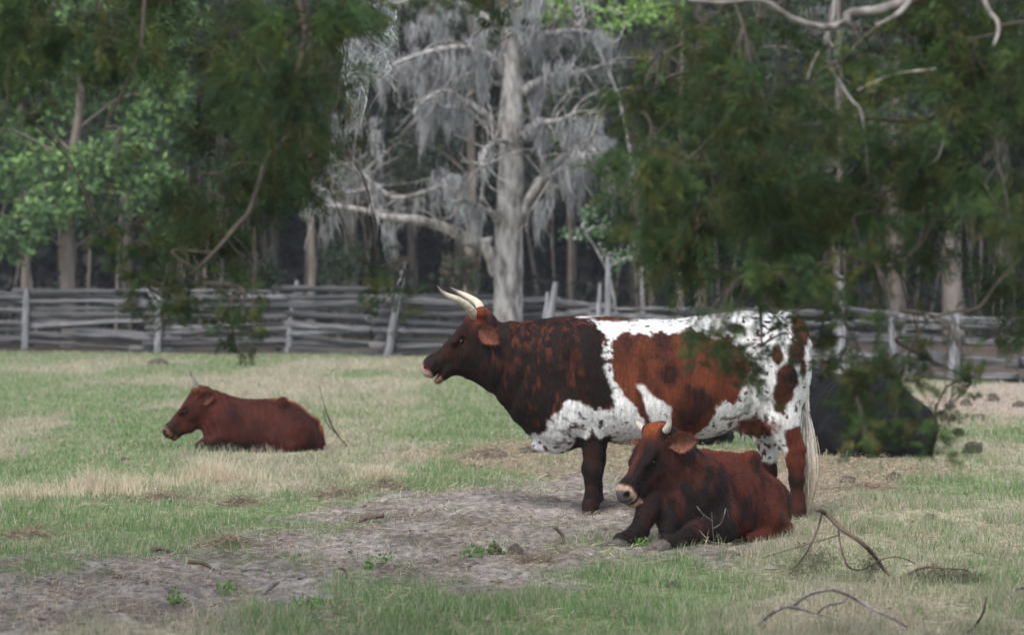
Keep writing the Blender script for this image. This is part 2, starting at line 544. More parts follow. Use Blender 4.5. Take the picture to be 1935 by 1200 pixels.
def head_frame(poll, yaw, pitch, roll=0.0):
    """axes: a poll->muzzle, b dorsal, c to the animal's left (away side is -c when it faces -x)"""
    f = np.array([-math.cos(yaw), -math.sin(yaw), 0.0])
    up = np.array([0, 0, 1.0])
    a = f * math.cos(pitch) - up * math.sin(pitch)
    b = f * math.sin(pitch) + up * math.cos(pitch)
    c = np.cross(b, a)
    if roll:
        b, c = b * math.cos(roll) + c * math.sin(roll), c * math.cos(roll) - b * math.sin(roll)
    return np.array(poll, float), np.stack([a, b, c], 1)

def head_field(F, fr, s=1.0, open_=0.0):
    o, R = fr
    fr = (o, R * s) if False else (o, R)
    P = lambda a, b, c=0.0: (a * s, b * s, c * s)
    F.el(P(.12, -.115), (.15 * s, .118 * s, .112 * s), .05, fr)
    F.rc(P(.05, -.075), P(.30, -.085), .075 * s, .070 * s, .05, fr, (1, 1, 1.28))
    F.rc(P(.28, -.085), P(.49, -.075), .070 * s, .066 * s, .04, fr, (1, 1, 1.12))
    F.rc(P(.480, -.072), P(.510, -.076), .064 * s, .058 * s, .04, fr, (1, 1, 1.24))
    F.rc(P(.21, -.19), P(.33, -.185), .095 * s, .075 * s, .05, fr, (1, 1, .80))          # cheeks and jaw
    F.rc(P(.33, -.175), P(.46, -.142 - .012 * open_), .068 * s, .046 * s, .04, fr, (1, 1, .95))
    F.rc(P(.44, -.148 - .010 * open_), P(.520, -.152 - .016 * open_), .042 * s, .034 * s, .03, fr, (1, 1, 1.45))
    for c in (-1, 1):
        F.rc(P(.17, -.030, .085 * c), P(.27, -.040, .092 * c), .030 * s, .026 * s, .04, fr)   # brow
        F.el(P(.20, -.13, .085 * c), (.09 * s, .07 * s, .035 * s), .04, fr)                     # cheek muscle
        F.rc(P(.02, -.03, .05 * c), P(.01, -.015, .10 * c), .045 * s, .036 * s, .03, fr)       # horn boss
        F.el(P(.235, -.066, .118 * c), (.030 * s, .018 * s, .022 * s), .018, fr, True)        # eye socket
        F.rc(P(.535, -.050, .045 * c), P(.575, -.040, .060 * c), .015 * s, .017 * s, .012, fr, (1, 1, 1), True)  # nostril
        F.el(P(.36, -.10, .105 * c), (.10 * s, .03 * s, .016 * s), .05, fr, True)
    F.el(P(.01, -.03), (.06 * s, .05 * s, .07 * s), .04, fr)
    # mouth slit
    F.rc(P(.475, -.134), P(.62, -.146 - .004 * open_), .004 * s + .003 * s * open_, .006 * s + .012 * s * open_, .008, fr, (1, 1, 14), True)

def head_coords(V, fr, s):
    o, R = fr
    return (V - o) @ R / s

def add_ear(root, fr, s, side, dirv, facing, col_out, col_in, size=1.0, mat=None, base=(.075, -.10, .105)):
    """cupped leaf-shaped ear growing from the head: dirv and facing are in head axes"""
    o, R = fr
    b = o + R @ (np.array([base[0], base[1], base[2] * side]) * s)
    d = unit(R @ np.array(dirv, float)); f = R @ np.array(facing, float)
    f = unit(f - d * (f @ d)); w = np.cross(d, f)
    L, Wd = 0.175 * s * size, 0.062 * s * size
    nu, nv = 13, 11
    vs_, cs = [], []
    for layer in (0, 1):
        for i in range(nu):
            t = i / (nu - 1)
            wid = Wd * (max(0.0, math.sin(math.pi * (0.10 + 0.88 * t ** 0.85))) ** 0.62) * (0.50 + 0.62 * min(1, t * 2.2))
            for j in range(nv):
                u = j / (nv - 1) * 2 - 1
                cup = (u * u) * wid * 0.55 * (1.15 - 0.6 * t)
                thick = (0.012 if layer else 0.0) * s * (1 - u * u) * (1.3 - t)
                p = b + d * (t * L) + w * (u * wid * (1 - 0.1 * u * u)) + f * (cup - thick - 0.01 * s * math.sin(t * 3))
                vs_.append(p)
                if layer: c = np.array(col_out)
                else: c = np.array(col_in) * (0.65 + 0.7 * abs(u)) * (0.75 + 0.4 * t)
                cs.append(c)
    n0 = nu * nv
    q = []
    for i in range(nu - 1):
        for j in range(nv - 1):
            a = i * nv + j
            q.append((a, a + 1, a + nv + 1, a + nv))
            q.append((n0 + a, n0 + a + nv, n0 + a + nv + 1, n0 + a + 1))
    for i in range(nu - 1):
        for j, fl in ((0, 0), (nv - 1, 1)):
            a = i * nv + j
            t4 = (a, a + nv, n0 + a + nv, n0 + a)
            q.append(t4 if not fl else t4[::-1])
    for j in range(nv - 1):
        a = (nu - 1) * nv + j
        q.append((a, a + 1, n0 + a + 1, n0 + a))
    V_ = np.array(vs_); C_ = np.array(cs)
    ear = mk('ear', V_, np.array(q), mat or M_COAT, root, C_)
    # soft hair along the rim and inside
    g = np.random.default_rng(int(abs(b[0]) * 1000) + side + 5)
    idx = g.integers(0, 2 * n0, 1500)
    e = ((idx % n0) % nv)
    rim = np.minimum(e, nv - 1 - e) < 2
    idx = idx[rim | (g.random(len(idx)) < 0.5)]
    P0 = V_[idx] + g.normal(0, 0.004 * s, (len(idx), 3))
    out = unit(V_[idx] - (b + d * L * 0.45)) + d * 0.5 + f * 0.25 + g.normal(0, 0.35, (len(idx), 3))
    P1 = P0 + unit(out) * (0.012 + 0.012 * g.random(len(idx)))[:, None] * s
    sw = unit(np.cross(P1 - P0, g.normal(0, 1, (len(idx), 3)))) * 0.0013
    Vh = np.stack([P0 - sw, P0 + sw, P1], 1).reshape(-1, 3)
    mk('ear_hair', Vh, np.arange(len(Vh)).reshape(-1, 3), M_FUR, ear, np.repeat(C_[idx] * g.uniform(0.8, 1.3, (len(idx), 1)), 3, 0), False)
    return ear

def add_horn(root, pts, r0, col_base, col_mid, col_tip):
    P = catmull(pts, 7)
    n = len(P)
    t = np.linspace(0, 1, n)
    R = r0 * (1 - t ** 1.5) ** 0.8 * (1 + 0.03 * np.sin(t * 60) * (t < 0.4)) + 0.0025
    V_, f = tube(P, R, 14)
    tt = np.concatenate([np.repeat(t, 14), [0, 1]])
    c = mixc(col_base, col_mid, sstep(0.02, 0.22, tt))
    c = mixc(c, col_tip, sstep(0.62, 0.95, tt))
    return mk('horn', V_, f, M_HORN, root, c)

def add_eye(root, fr, s, side, r=0.0185):
    o, R = fr
    c = o + R @ (np.array([.238, -.066, .094 * side]) * s)
    n, m = 10, 14
    vs_ = []
    for i in range(n + 1):
        th = math.pi * i / n
        for j in range(m):
            ph = 2 * math.pi * j / m
            vs_.append(c + r * s * np.array([math.sin(th) * math.cos(ph), math.sin(th) * math.sin(ph), math.cos(th)]))
    q = [(i * m + j, i * m + (j + 1) % m, (i + 1) * m + (j + 1) % m, (i + 1) * m + j) for i in range(n) for j in range(m)]
    return mk('eye', np.array(vs_), np.array(q), M_EYE, root)

M_EYE, _nt, _b = new_mat('eye')
_b.inputs['Base Color'].default_value = (0.012, 0.008, 0.006, 1); _b.inputs['Roughness'].default_value = 0.3; _b.inputs['Specular IOR Level'].default_value = 0.25

def add_fur(root, V, F, N, cols, flow, count, length, seed, width=0.0017, lift=0.35, keep=None):
    """short coat hairs lying along the body"""
    g = np.random.default_rng(seed)
    area = np.linalg.norm(np.cross(V[F[:, 2]] - V[F[:, 0]], V[F[:, 3]] - V[F[:, 1]]), axis=1)
    fi = g.choice(len(F), count, p=area / area.sum())
    w = g.dirichlet((1, 1, 1, 1), count)
    P0 = (V[F[fi]] * w[:, :, None]).sum(1)
    n = unit((N[F[fi]] * w[:, :, None]).sum(1))
    c = (cols[F[fi]] * w[:, :, None]).sum(1)
    L = (length[F[fi]] * w).sum(1)
    fl = (flow[F[fi]] * w[:, :, None]).sum(1)
    if keep is not None:
        k = keep[F[fi, 0]]
        P0, n, c, L, fl = P0[k], n[k], c[k], L[k], fl[k]
    fl = fl - n * (fl * n).sum(1)[:, None]
    d = unit(unit(fl) + n * lift + g.normal(0, 0.22, P0.shape))
    L = L * g.uniform(0.6, 1.3, len(L))
    P1 = P0 + d * L[:, None]
    s = unit(np.cross(d, n + g.normal(0, .3, P0.shape))) * width
    Vh = np.stack([P0 - s - n * .001, P0 + s - n * .001, P1], 1).reshape(-1, 3)
    j = g.uniform(0.75, 1.3, (len(c), 1))
    return mk('coat_hair', Vh, np.arange(len(Vh)).reshape(-1, 3), M_FUR, root, np.repeat(np.clip(c * j, 0, .95), 3, 0), False)

def sym(V):
    W = V.copy(); W[:, 1] = np.abs(W[:, 1]); return W

# ------------------------------------------------------------------ the spotted cow, standing
RUST, DARK, WHITE = (0.152, 0.051, 0.024), (0.017, 0.012, 0.011), (0.55, 0.548, 0.545)
MAHOG = (0.155, 0.040, 0.020)

def spotted_cow():
    S = 278.0
    c = lambda px, py, y=0.0: np.array([(px - 1160) / S, y, (975 - py) / S])
    F = Field((-1.46, -0.50, -0.10), (1.52, 0.50, 1.48), 0.0095)
    T = [(880, 602, 712, .085, 0), (905, 600, 724, .105, 0), (935, 606, 748, .125, 0), (965, 608, 786, .155, .05), (1000, 605, 822, .20, .08), (1045, 600, 846, .245, .05),
         (1090, 597, 846, .275, .02), (1140, 598, 836, .295, .06), (1200, 603, 833, .325, .10), (1260, 604, 834, .345, .12), (1310, 600, 831, .345, .12),
         (1350, 594, 824, .33, .08), (1395, 589, 812, .315, .0), (1430, 589, 803, .30, -.08), (1465, 594, 795, .275, -.08), (1492, 606, 786, .245, 0), (1512, 624, 772, .19, 0), (1526, 650, 750, .12, 0)]
    F.loft([((x - 1160) / S, (975 - t) / S, (975 - b) / S, w, k) for x, t, b, w, k in T], n=2.25)
    fr = head_frame(c(905, 586), 0.06, math.radians(41.5))
    head_field(F, fr, 1.0, .6)
    F.rc(c(895, 668), c(945, 680), .135, .19, .06, None, (1, .78, 1))                 # throat into neck
    F.el(c(1040, 846 - 4), (.13, .05, .05), .05)                                       # brisket fold
    for s in (-1, 1):
        F.el(c(1095, 700, .17 * s), (.17, .12, .30), .08)                               # shoulder
        F.el(c(1075, 775, .17 * s), (.10, .09, .13), .06)
        F.el(c(1475, 690, .17 * s), (.19, .13, .27), .08)                               # thigh
        F.el(c(1408, 612, .20 * s), (.07, .055, .05), .07)                              # hip
        F.el(c(1508, 640, .10 * s), (.06, .05, .06), .06)                               # pin bone
        F.el(c(1375, 660, .40 * s), (.12, .105, .10), .08, None, True)
        F.el(c(1425, 740, .37 * s), (.05, .085, .17), .06, None, True)
        F.el(c(1060, 690, .34 * s), (.05, .09, .22), .07, None, True)                   # hollow flank
        F.el(c(1158, 690, .365 * s), (.05, .085, .26), .07, None, True)                   # behind the shoulder
    F.el(c(1428, 800), (.13, .10, .09), .05)                                            # udder
    for px, y in ((1402, -.06), (1424, -.05), (1406, .06), (1430, .06)):
        F.rc(c(px, 816, y), c(px + 1, 834, y), .020, .013, .015)
    # fore legs: near then far
    for (dx, dy, y) in ((0, 0, -.145), (17, -9, .145)):
        L = [(1112, 770, .105), (1113, 812, .080), (1115, 848, .066), (1114, 880, .060), (1113, 902, .046), (1113, 932, .042), (1111, 950, .051), (1108, 962, .046)]
        for (a, b) in zip(L[:-1], L[1:]):
            k = 0 if a[1] < 800 else 1
            F.rc(c(a[0] + dx, a[1] + dy * k, y), c(b[0] + dx, b[1] + dy, y), a[2], b[2], .022, None, (1, .86, 1))
        F.el(c(1112 + dx, 884 + dy, y), (.062, .056, .07), .02)
        F.el(c(1120 + dx, 955 + dy, y), (.030, .04, .022), .015)
        for e in (-1, 1):                                                                # cloven hoof
            F.rc(c(1111 + dx, 958 + dy, y + e * .022), c(1104 + dx, 970 + dy, y + e * .026), .030, .033, .012)
    # hind legs
    for (dx, dy, y) in ((0, 0, -.155), (-38, -9, .155)):
        L = [(1470, 745, .160), (1472, 790, .125), (1484, 822, .086), (1496, 848, .066), (1500, 872, .056), (1501, 905, .048), (1503, 940, .045), (1503, 962, .055), (1500, 975, .048)]
        for (a, b) in zip(L[:-1], L[1:]):
            k = 0 if a[1] < 780 else 1
            F.rc(c(a[0] + dx * (.4 + .6 * k), a[1] + dy * k, y * (1 if k else .9)), c(b[0] + dx, b[1] + dy, y), a[2], b[2], .03, None, (1, .80, 1))
        F.rc(c(1490 + dx, 815 + dy, y), c(1510 + dx, 848 + dy, y), .025, .026, .03)      # tendon and point of hock
        F.el(c(1510 + dx, 966 + dy, y), (.028, .04, .022), .015)
        for e in (-1, 1):
            F.rc(c(1502 + dx, 972 + dy, y + e * .022), c(1494 + dx, 985 + dy, y + e * .026), .031, .034, .012)
    # tail (dock): hangs a little away from the rump
    tl = [(1478, 597, .035), (1500, 602, .034), (1520, 622, .031), (1529, 652, .029), (1527, 690, .026), (1524, 740, .023), (1526, 790, .020), (1527, 830, .016)]
    for a, b in zip(tl[:-1], tl[1:]):
        F.rc(c(a[0], a[1], -.02), c(b[0], b[1], -.02), a[2], b[2], .014)
    V, Q = F.mesh(2)
    N = normals(V, Q)
    # ------- coat pattern (side view, in photograph pixels of this animal)
    X = V[:, 0] * S + 1160; Z = 975 - V[:, 2] * S
    far = V[:, 1] > 0.0
    W = V.copy(); W[:, 1] += 3
    wob = (fbm(W, 9, 3, 4) - .5) * 46 + (fbm(W, 40, 4, 2) - .5) * 13
    hair = fbm(W * np.array([1, 1, .18]), 60, 8, 2)           # vertical hair streaks
    hsk = (hair - .5)
    col = np.tile(np.array(WHITE), (len(V), 1))
    col = col * (0.90 + 0.16 * fbm(W, 14, 12, 3))[:, None]
    sp = fbm(W, 34, 91, 2)
    speck_zone = fbm(W, 4.5, 17, 2)
    speck = sstep(.66, .72, sp + .42 * (speck_zone - .5) + hsk * .12)
    # brindle colour: rust broken by near black streaks
    br = fbm(W * np.array([1, 1, .5]), 30, 23, 4) * .5 + fbm(W * np.array([1, 1, .7]), 7, 24, 4) * .5
    fr_dark = sstep(930, 1080, X)
    brindle = mixc(mixc((0.048, 0.018, 0.012), (0.105, 0.034, 0.017), sstep(.44, .64, fbm(W * np.array([1, 1, .6]), 24, 25, 4) + hsk * .4)), DARK, .92 * sstep(.62, .43, br - .03 + (fr_dark - .5) * .10 - .10 * sstep(60, 0, np.abs(X - 1120)) * sstep(760, 700, Z) - .16 * sstep(700, 800, Z) * sstep(1040, 960, X) + hsk * .35))
    red = mixc(RUST, (0.060, 0.020, 0.012), np.clip(fbm(W * np.array([1, 1, .5]), 12, 29, 3) * 1.6 - .4, 0, 1))
    front = [(600, 400), (1060, 400), (1085, 598), (1112, 606), (1131, 636), (1138, 680), (1146, 720), (1156, 752), (1150, 775), (1130, 772), (1112, 764), (1085, 754),
             (1062, 757), (1044, 778), (1030, 795), (1024, 822), (1000, 826), (600, 840)]
    d_front = poly_sd(X, Z, front) + wob * .6 + hsk * 8
    body = [(1146, 672), (1152, 645), (1172, 628), (1214, 634), (1238, 624), (1268, 634), (1290, 624), (1330, 634), (1368, 640), (1396, 668), (1404, 695), (1396, 725), (1384, 748),
            (1352, 764), (1340, 788), (1330, 812), (1300, 836), (1232, 840), (1212, 802), (1186, 772), (1166, 746), (1150, 716)]
    d_body = poly_sd(X, Z, body) + wob * .75 + hsk * 8
    hole = [(1190, 722), (1206, 719), (1222, 745), (1250, 766), (1252, 792), (1230, 806), (1216, 782), (1203, 752)]
    d_hole = poly_sd(X, Z, hole) + wob * .5
    lower = sstep(755, 800, Z) * sstep(1330, 1370, X) * sstep(1480, 1440, X)
    low2 = sstep(765, 790, Z) * sstep(1020, 1060, X) * sstep(1180, 1140, X)
    speck = np.maximum(speck, sstep(.55, .62, sp) * np.maximum(lower, low2 * .6))
    spc = mixc(DARK, (0.11, .035, .02), np.clip(fbm(W, 6, 44, 2) * 2 - .5, 0, 1))
    col = mixc(col, spc, speck * .93)
    def paint(col, d, cc, soft=3.0):
        return mixc(col, cc, sstep(soft, -soft, d))
    def ell(x, z, rx, rz):
        return (np.sqrt(((X - x) / rx) ** 2 + ((Z - z) / rz) ** 2) - 1) * min(rx, rz) + wob * .35
    redp = red.copy()
    for (x, z, rx, rz) in ((1180, 655, 11, 18), (1240, 640, 16, 14), (1253, 706, 17, 14), (1292, 648, 12, 18), (1318, 748, 34, 26), (1290, 775, 18, 30), (1362, 690, 16, 22), (1225, 672, 14, 6), (1330, 668, 14, 14)):
        redp = paint(redp, ell(x, z, rx, rz) + wob * .7 + hsk * 14 + 3, mixc(DARK, (0.06, .02, .012), np.clip(hair * 1.5 - .3, 0, 1)), 11)
    cb = redp
    col = mixc(col, cb, sstep(3.5, -3.5, np.maximum(d_body, -d_hole)))
    col = mixc(col, brindle, sstep(4, -4, d_front))
    # saddle strip on the spine
    col = paint(col, np.maximum(ell(1165, 599, 44, 6.5), -100), red, 3)
    for (x, z, rx, rz) in ((1385, 620, 17, 10), (1456, 669, 9, 16), (1496, 664, 17, 26), (1508, 690, 8, 22), (1478, 712, 22, 26), (1470, 742, 20, 22), (1463, 766, 11, 11)):
        k = .85 if z < 640 else .45
        col = paint(col, ell(x, z, rx, rz), mixc(red, DARK, np.clip(k + (fbm(W, 10, 61, 3) - .5) * 2.4, 0, 1)), 3)
    col = paint(col, ell(1512, 618, 24, 30) + np.where(X < 1478, 20, 0), mixc(red, DARK, np.clip(fbm(W, 14, 66, 2) * 1.4 - .2, 0, 1)), 4)
    col = paint(col, ell(1425, 806, 40, 17), mixc((.20, .09, .06), (.10, .035, .025), np.clip(sp * 2 - .5, 0, 1)), 5)
    # legs
    foreleg = poly_sd(X, Z, [(1082, 818), (1100, 826), (1112, 806), (1128, 824), (1150, 816), (1165, 870), (1165, 1000), (1060, 1000), (1070, 860)]) + wob * .3
    col = paint(col, foreleg, mixc((.016, .013, .013), (.07, .026, .016), np.clip(fbm(W, 12, 71, 3) * 1.8 - .7, 0, 1)), 3)
    hindn = poly_sd(X, Z, [(1472, 812), (1490, 806), (1530, 800), (1535, 1000), (1470, 1000), (1474, 880), (1482, 850)]) + wob * .4
    legc = mixc((.11, .034, .018), DARK, np.clip(sstep(850, 905, Z) * .75 + (fbm(W, 9, 74, 3) - .5) * 1.6, 0, 1))
    near_side = ~far
    nb = sstep(4, -4, hindn) * near_side * (X < 1524)
    hf = sstep(4, -4, poly_sd(X, Z, [(1400, 880), (1500, 872), (1500, 1000), (1400, 1000)]) + wob * .4) * far
    col = mixc(col, legc, np.maximum(nb, hf))
    # tail: rusty at the root, white below
    tailm = (np.abs(V[:, 1] + .02) < .045) & (X > 1505) & (Z > 640)
    tcol = mixc((.70, .66, .60), (.30, .25, .20), np.clip(hair * 1.6 - .5, 0, 1))
    on_tail = tailm & (X > 1517)
    col = mixc(col, tcol, on_tail * sstep(640, 690, Z) * .85)
    # head: dark face, rusty poll, pink muzzle and lip
    hc = head_coords(V, fr, 1.0)
    inhead = (hc[:, 0] > -.08) & (X < 960) & (hc[:, 1] > -.36)
    fac = mixc((.014, .010, .010), (.050, .018, .012), np.clip(fbm(W, 9, 81, 3) * 1.7 - .65, 0, 1))
    col = mixc(col, fac, inhead * sstep(950, 890, X) * .85)
    col = mixc(col, (.15, .045, .022), inhead * sstep(.16, .04, hc[:, 0]) * sstep(-.10, -.03, hc[:, 1]))
    muz = inhead * sstep(.515, .545, hc[:, 0] + (fbm(W, 30, 5, 2) - .5) * .03)
    col = mixc(col, (.40, .28, .245), muz * .85)
    lip = inhead * sstep(.485, .505, hc[:, 0]) * sstep(-.118, -.14, hc[:, 1])
    col = mixc(col, (.24, .125, .10), lip)
    nost = inhead * (hc[:, 0] > .52) * sstep(.026, .016, np.sqrt((hc[:, 1] + .046) ** 2 + (np.abs(hc[:, 2]) - .055) ** 2))
    col = mixc(col, (.10, .035, .03), nost)
    mouth = inhead * sstep(.40, .44, hc[:, 0]) * sstep(.016, .008, np.abs(hc[:, 1] + .137))
    col = mixc(col, (.035, .015, .012), mouth * .8)
    hoof = Z > 962
    hoofz = np.where(X > 1300, sstep(972, 980, Z), sstep(960, 967, Z))
    col = mixc(col, (.13, .105, .085), hoofz)
    col = np.clip(col, .001, 1) ** 1.22 * 1.17
    # loose skin: neck folds and uneven hide
    fold = sstep(900, 930, X) * sstep(1010, 985, X) * np.sin((X + .35 * Z) / 5.5 + 3 * fbm(W, 5, 7, 2)) * .0055
    rib = sstep(1150, 1190, X) * sstep(1360, 1330, X) * sstep(625, 660, Z) * sstep(800, 760, Z) * np.sin((X + .12 * Z) / 4.6) * .0022
    V = V + N * (fold + rib + (fbm(W, 11, 15, 3) - .5) * .012)[:, None]
    root = empty('standing_cow', (0, 0, 0))
    p = gnd(1160, 975)
    root.location = (p[0], 20.0, 0.0)
    root.rotation_euler = (0, 0, math.radians(4))
    body_o = mk('body', V, Q, M_COAT, root, col)
    L = np.full(len(V), .014)
    L = np.where((np.abs(V[:, 1]) < .08) & (V[:, 2] > 1.28), .020, L)
    L = np.where(V[:, 2] < .5, .010, L)
    L = np.where(inhead, .009, L)
    flow = np.tile(np.array([1.0, 0, -.55]), (len(V), 1))
    flow[V[:, 2] < .5] = (.1, 0, -1)
    flow[inhead] = -fr[1][:, 0] + np.array([0, 0, -.2])
    keep = ~((muz > .4) | (lip > .4) | (hoofz > .3))
    add_fur(root, V, Q, N, col, flow, 120000, L, 5, keep=keep)
    for s, (dv, fc) in zip((1, -1), (((-.10, -.75, .55), (.25, .25, .9)), ((-.35, -.1, -.9), (.8, -.3, -.3)))):
        add_ear(root, fr, 1.0, s, dv, fc, (.03, .015, .011), (.12, .042, .024), 1.0, None, (.085, -.085, .115))
    for s in (1, -1):
        add_eye(root, fr, 1.0, s)
    cb_, cm_, ct_ = (.26, .21, .165), (.46, .40, .31), (.12, .10, .088)
    add_horn(root, [c(896, 598, -.07), c(890, 588, -.11), c(878, 575, -.16), c(862, 565, -.20), c(845, 558, -.225), c(833, 551, -.235), c(823, 540, -.24)], .028, cb_, cm_, ct_)
    add_horn(root, [c(903, 594, .07), c(908, 582, .11), c(904, 572, .16), c(893, 564, .20), c(878, 556, .225), c(866, 550, .235), c(854, 543, .24)], .028, cb_, cm_, ct_)
    # switch of the tail
    g = np.random.default_rng(21)
    mb = MB()
    for i in range(900):
        t0 = g.random()
        b = c(1527 + g.normal(0, 2.5), 760 + 85 * t0, -.02 + g.normal(0, .008))
        l = g.uniform(.55, 1.0)
        ph = g.random() * 6
        pts = []
        endz = min(978, (760 + 85 * t0) + l * 150)
        sp_ = g.normal(0, 1)
        for k in range(6):
            t = k / 5
            zz = (760 + 85 * t0) + t * (endz - 760 - 85 * t0)
            env = math.sin(min(1, max(0, (zz - 760) / 205)) * math.pi * .93) ** .8
            pts.append(c(1527 + 1.5 * math.sin(zz / 34) + sp_ * 7.0 * env + 1.5 * math.sin(ph + t * 5), zz, -.02 + b[1] * .3 + g.normal(0, .002) + .022 * env * math.sin(ph)))
        pts = np.array(pts)
        wd = np.array([.0025, .003, .003, .0026, .0018, .0004])[:, None] * np.array([[1, .35, 0]])
        Vh = np.concatenate([pts - wd, pts + wd])
        qq = np.array([(k, k + 1, 7 + k, 6 + k) for k in range(5)])
        m = np.clip((pts[:, 2] * -1 + .75) / .7 + g.normal(0, .22), 0, 1)
        cc = mixc((.70, .66, .61), (.42, .33, .23), m) * g.choice([1, 1, 1, .62, .4])
        mb.add(Vh, qq, np.concatenate([cc, cc]))
    mb.build('tail_switch', M_FUR, root)
    tag(root, 'large brown and white spotted cow with swept horns standing in profile behind the resting calf', 'cow', 'cattle in the field')
    return root

cow1 = spotted_cow()

# ------------------------------------------------------------------ cattle lying down
def lying_cow(name, loc, rz, scale, head, coat, seed, voxel, legs_out=False, fur=60000, horns=None, ears=None, open_=0.0, horn_r=.02, hs=.80, zs=1.0):
    """built in metres facing -x; head = (poll, yaw, pitch)"""
    F = Field((-1.30, -0.62, -0.10), (0.80, 0.55, 0.95), voxel)
    rows = [(-.47, .30, .05, .08, 0), (-.42, .37, .01, .13, .0), (-.34, .45, -.02, .175, .06), (-.2, .485, -.03, .22, .15), (0, .48, -.03, .265, .22), (.18, .485, -.03, .28, .22), (.33, .46, -.03, .275, .18),
            (.46, .37, -.03, .24, .12), (.56, .24, -.03, .18, .05), (.615, .12, -.02, .10, 0)]
    F.loft(rows, n=2.2)
    fr = head_frame(*head)
    head_field(F, fr, hs, open_)
    hb = fr[0] + fr[1] @ (np.array([.12, -.13, 0]) * hs)
    hb2 = fr[0] + fr[1] @ (np.array([.03, -.12, 0]) * hs)
    F.rc((-.27, 0, .27), hb2 * .55 + np.array([-.27, 0, .27]) * .45, .185, .135, .07, None, (1, .8, 1))
    F.rc(hb2 * .5 + np.array([-.27, 0, .27]) * .5, hb2, .140, .098, .06, None, (1, .85, 1))
    F.rc((-.28, 0, .36), hb2 * .75 + np.array([-.28, 0, .36]) * .25, .125, .112, .06, None, (1, .8, 1))
    F.rc((-.36, 0, .14), hb * .65 + np.array([-.36, 0, .14]) * .35, .115, .085, .06, None, (1, .7, 1))
    for s in (-1, 1):
        F.el((-.28, .13 * s, .26), (.13, .09, .19), .06)                 # shoulder
        F.el((.34, .22 * s, .16), (.22, .10, .17), .06)                  # thigh lying out
        F.el((.24, .15 * s, .445), (.06, .05, .05), .05)                 # hip
        F.el((.05, .36 * s, .30), (.05, .07, .16), .06, None, True)      # fold before the thigh
        F.el((-.15, .30 * s, .26), (.04, .07, .18), .06, None, True)     # fold behind the shoulder
        F.el((.12, .33 * s, .40), (.10, .06, .08), .08, None, True)      # hollow flank
    F.el((.52, .0, .26), (.07, .10, .06), .05)
    # hind feet come forward under the belly
    for s in (-1, 1):
        y = .27 * s
        F.rc((.18, y, .12), (.34, y * 1.1, .05), .09, .055, .04)
        F.rc((.34, y * 1.1, .045), (.06, y * 1.05, .025), .045, .035, .03)
        F.rc((.06, y * 1.05, .025), (-.04, y, .015), .038, .034, .02)
    F.rc((.60, -.03, .22), (.63, -.08, .06), .02, .016, .02)             # tail against the ground
    hoofs = []
    if legs_out:
        # near fore leg stretched forward along the ground, the far one reaching ahead
        P = [(-.25, -.20, .17), (-.34, -.215, .085), (-.55, -.18, .10), (-.61, -.17, .085), (-.76, -.14, .045), (-.82, -.12, .045), (-.885, -.105, .022)]
        Rr = [.095, .078, .062, .055, .042, .046, .034]
        for a, b, ra, rb in zip(P[:-1], P[1:], Rr[:-1], Rr[1:]): F.rc(a, b, ra, rb, .025)
        F.el((-.565, -.18, .085), (.06, .05, .065), .02)
        for e in (-1, 1): F.rc((-.85, -.112 + .02 * e, .034), (-.92, -.098 + .025 * e, .022), .027, .024, .01)
        hoofs.append((-.87, -.105))
        P = [(-.30, .12, .26), (-.42, .13, .30), (-.56, .125, .20), (-.66, .145, .08), (-.73, .16, .05), (-.80, .17, .04), (-.85, .18, .02)]
        Rr = [.10, .078, .062, .050, .044, .046, .034]
        for a, b, ra, rb in zip(P[:-1], P[1:], Rr[:-1], Rr[1:]): F.rc(a, b, ra, rb, .025)
        F.rc((-.42, .04, .28), (-.56, .01, .04), .06, .05, .03)
        for e in (-1, 1): F.rc((-.83, .175 + .02 * e, .03), (-.91, .195 + .025 * e, .022), .027, .023, .01)
        hoofs.append((-.85, .18))
    else:
        for s in (-1, 1):
            F.rc((-.30, .15 * s, .14), (-.50, .12 * s, .05), .08, .055, .03)
            F.rc((-.50, .12 * s, .045), (-.34, .17 * s, .03), .048, .036, .02)
    V, Q = F.mesh(2)
    N = normals(V, Q)
    hc = head_coords(V, fr, hs)
    inhead = (hc[:, 0] > -.06) & (hc[:, 0] < .7) & (np.abs(hc[:, 2]) < .2) & (hc[:, 1] > -.30) & (hc[:, 1] < .1) & (V[:, 0] < -.30)
    col, bare = coat(V, N, hc, inhead, seed, hoofs)
    col = np.clip(col, .001, 1) ** 1.22 * 1.12
    nk = sstep(-.20, -.30, V[:, 0]) * (~inhead)
    V = V + N * ((fbm(V + 7, 10, seed + 9, 3) - .5) * .016 + nk * np.sin(V[:, 0] * 95 + V[:, 2] * 40 + 3 * fbm(V, 4, seed, 2)) * .004
                 + sstep(-.12, -.05, V[:, 0]) * sstep(.2, .12, V[:, 0]) * np.sin(V[:, 0] * 100) * .002)[:, None]
    root = empty(name, loc, rz)
    root.scale = (scale, scale, scale * zs)
    mk('body', V, Q, M_COATB if coat is coat_black else M_COAT, root, col)
    L = np.where(inhead, .010, .016)
    flow = np.tile(np.array([1.0, 0, -.75]), (len(V), 1))
    flow[inhead] = -fr[1][:, 0] + np.array([0, 0, -.2])
    if fur: add_fur(root, V, Q, N, col, flow, fur, L, seed, keep=~bare)
    for e in (ears or []):
        add_ear(root, fr, hs, *e)
    for s in (1, -1): add_eye(root, fr, hs, s)
    if horns:
        o, R = fr
        cb_, cm_, ct_ = horns[1]
        for h in horns[0]:
            add_horn(root, [o + R @ (np.array(q) * hs) for q in h], horn_r, cb_, cm_, ct_)
    return root

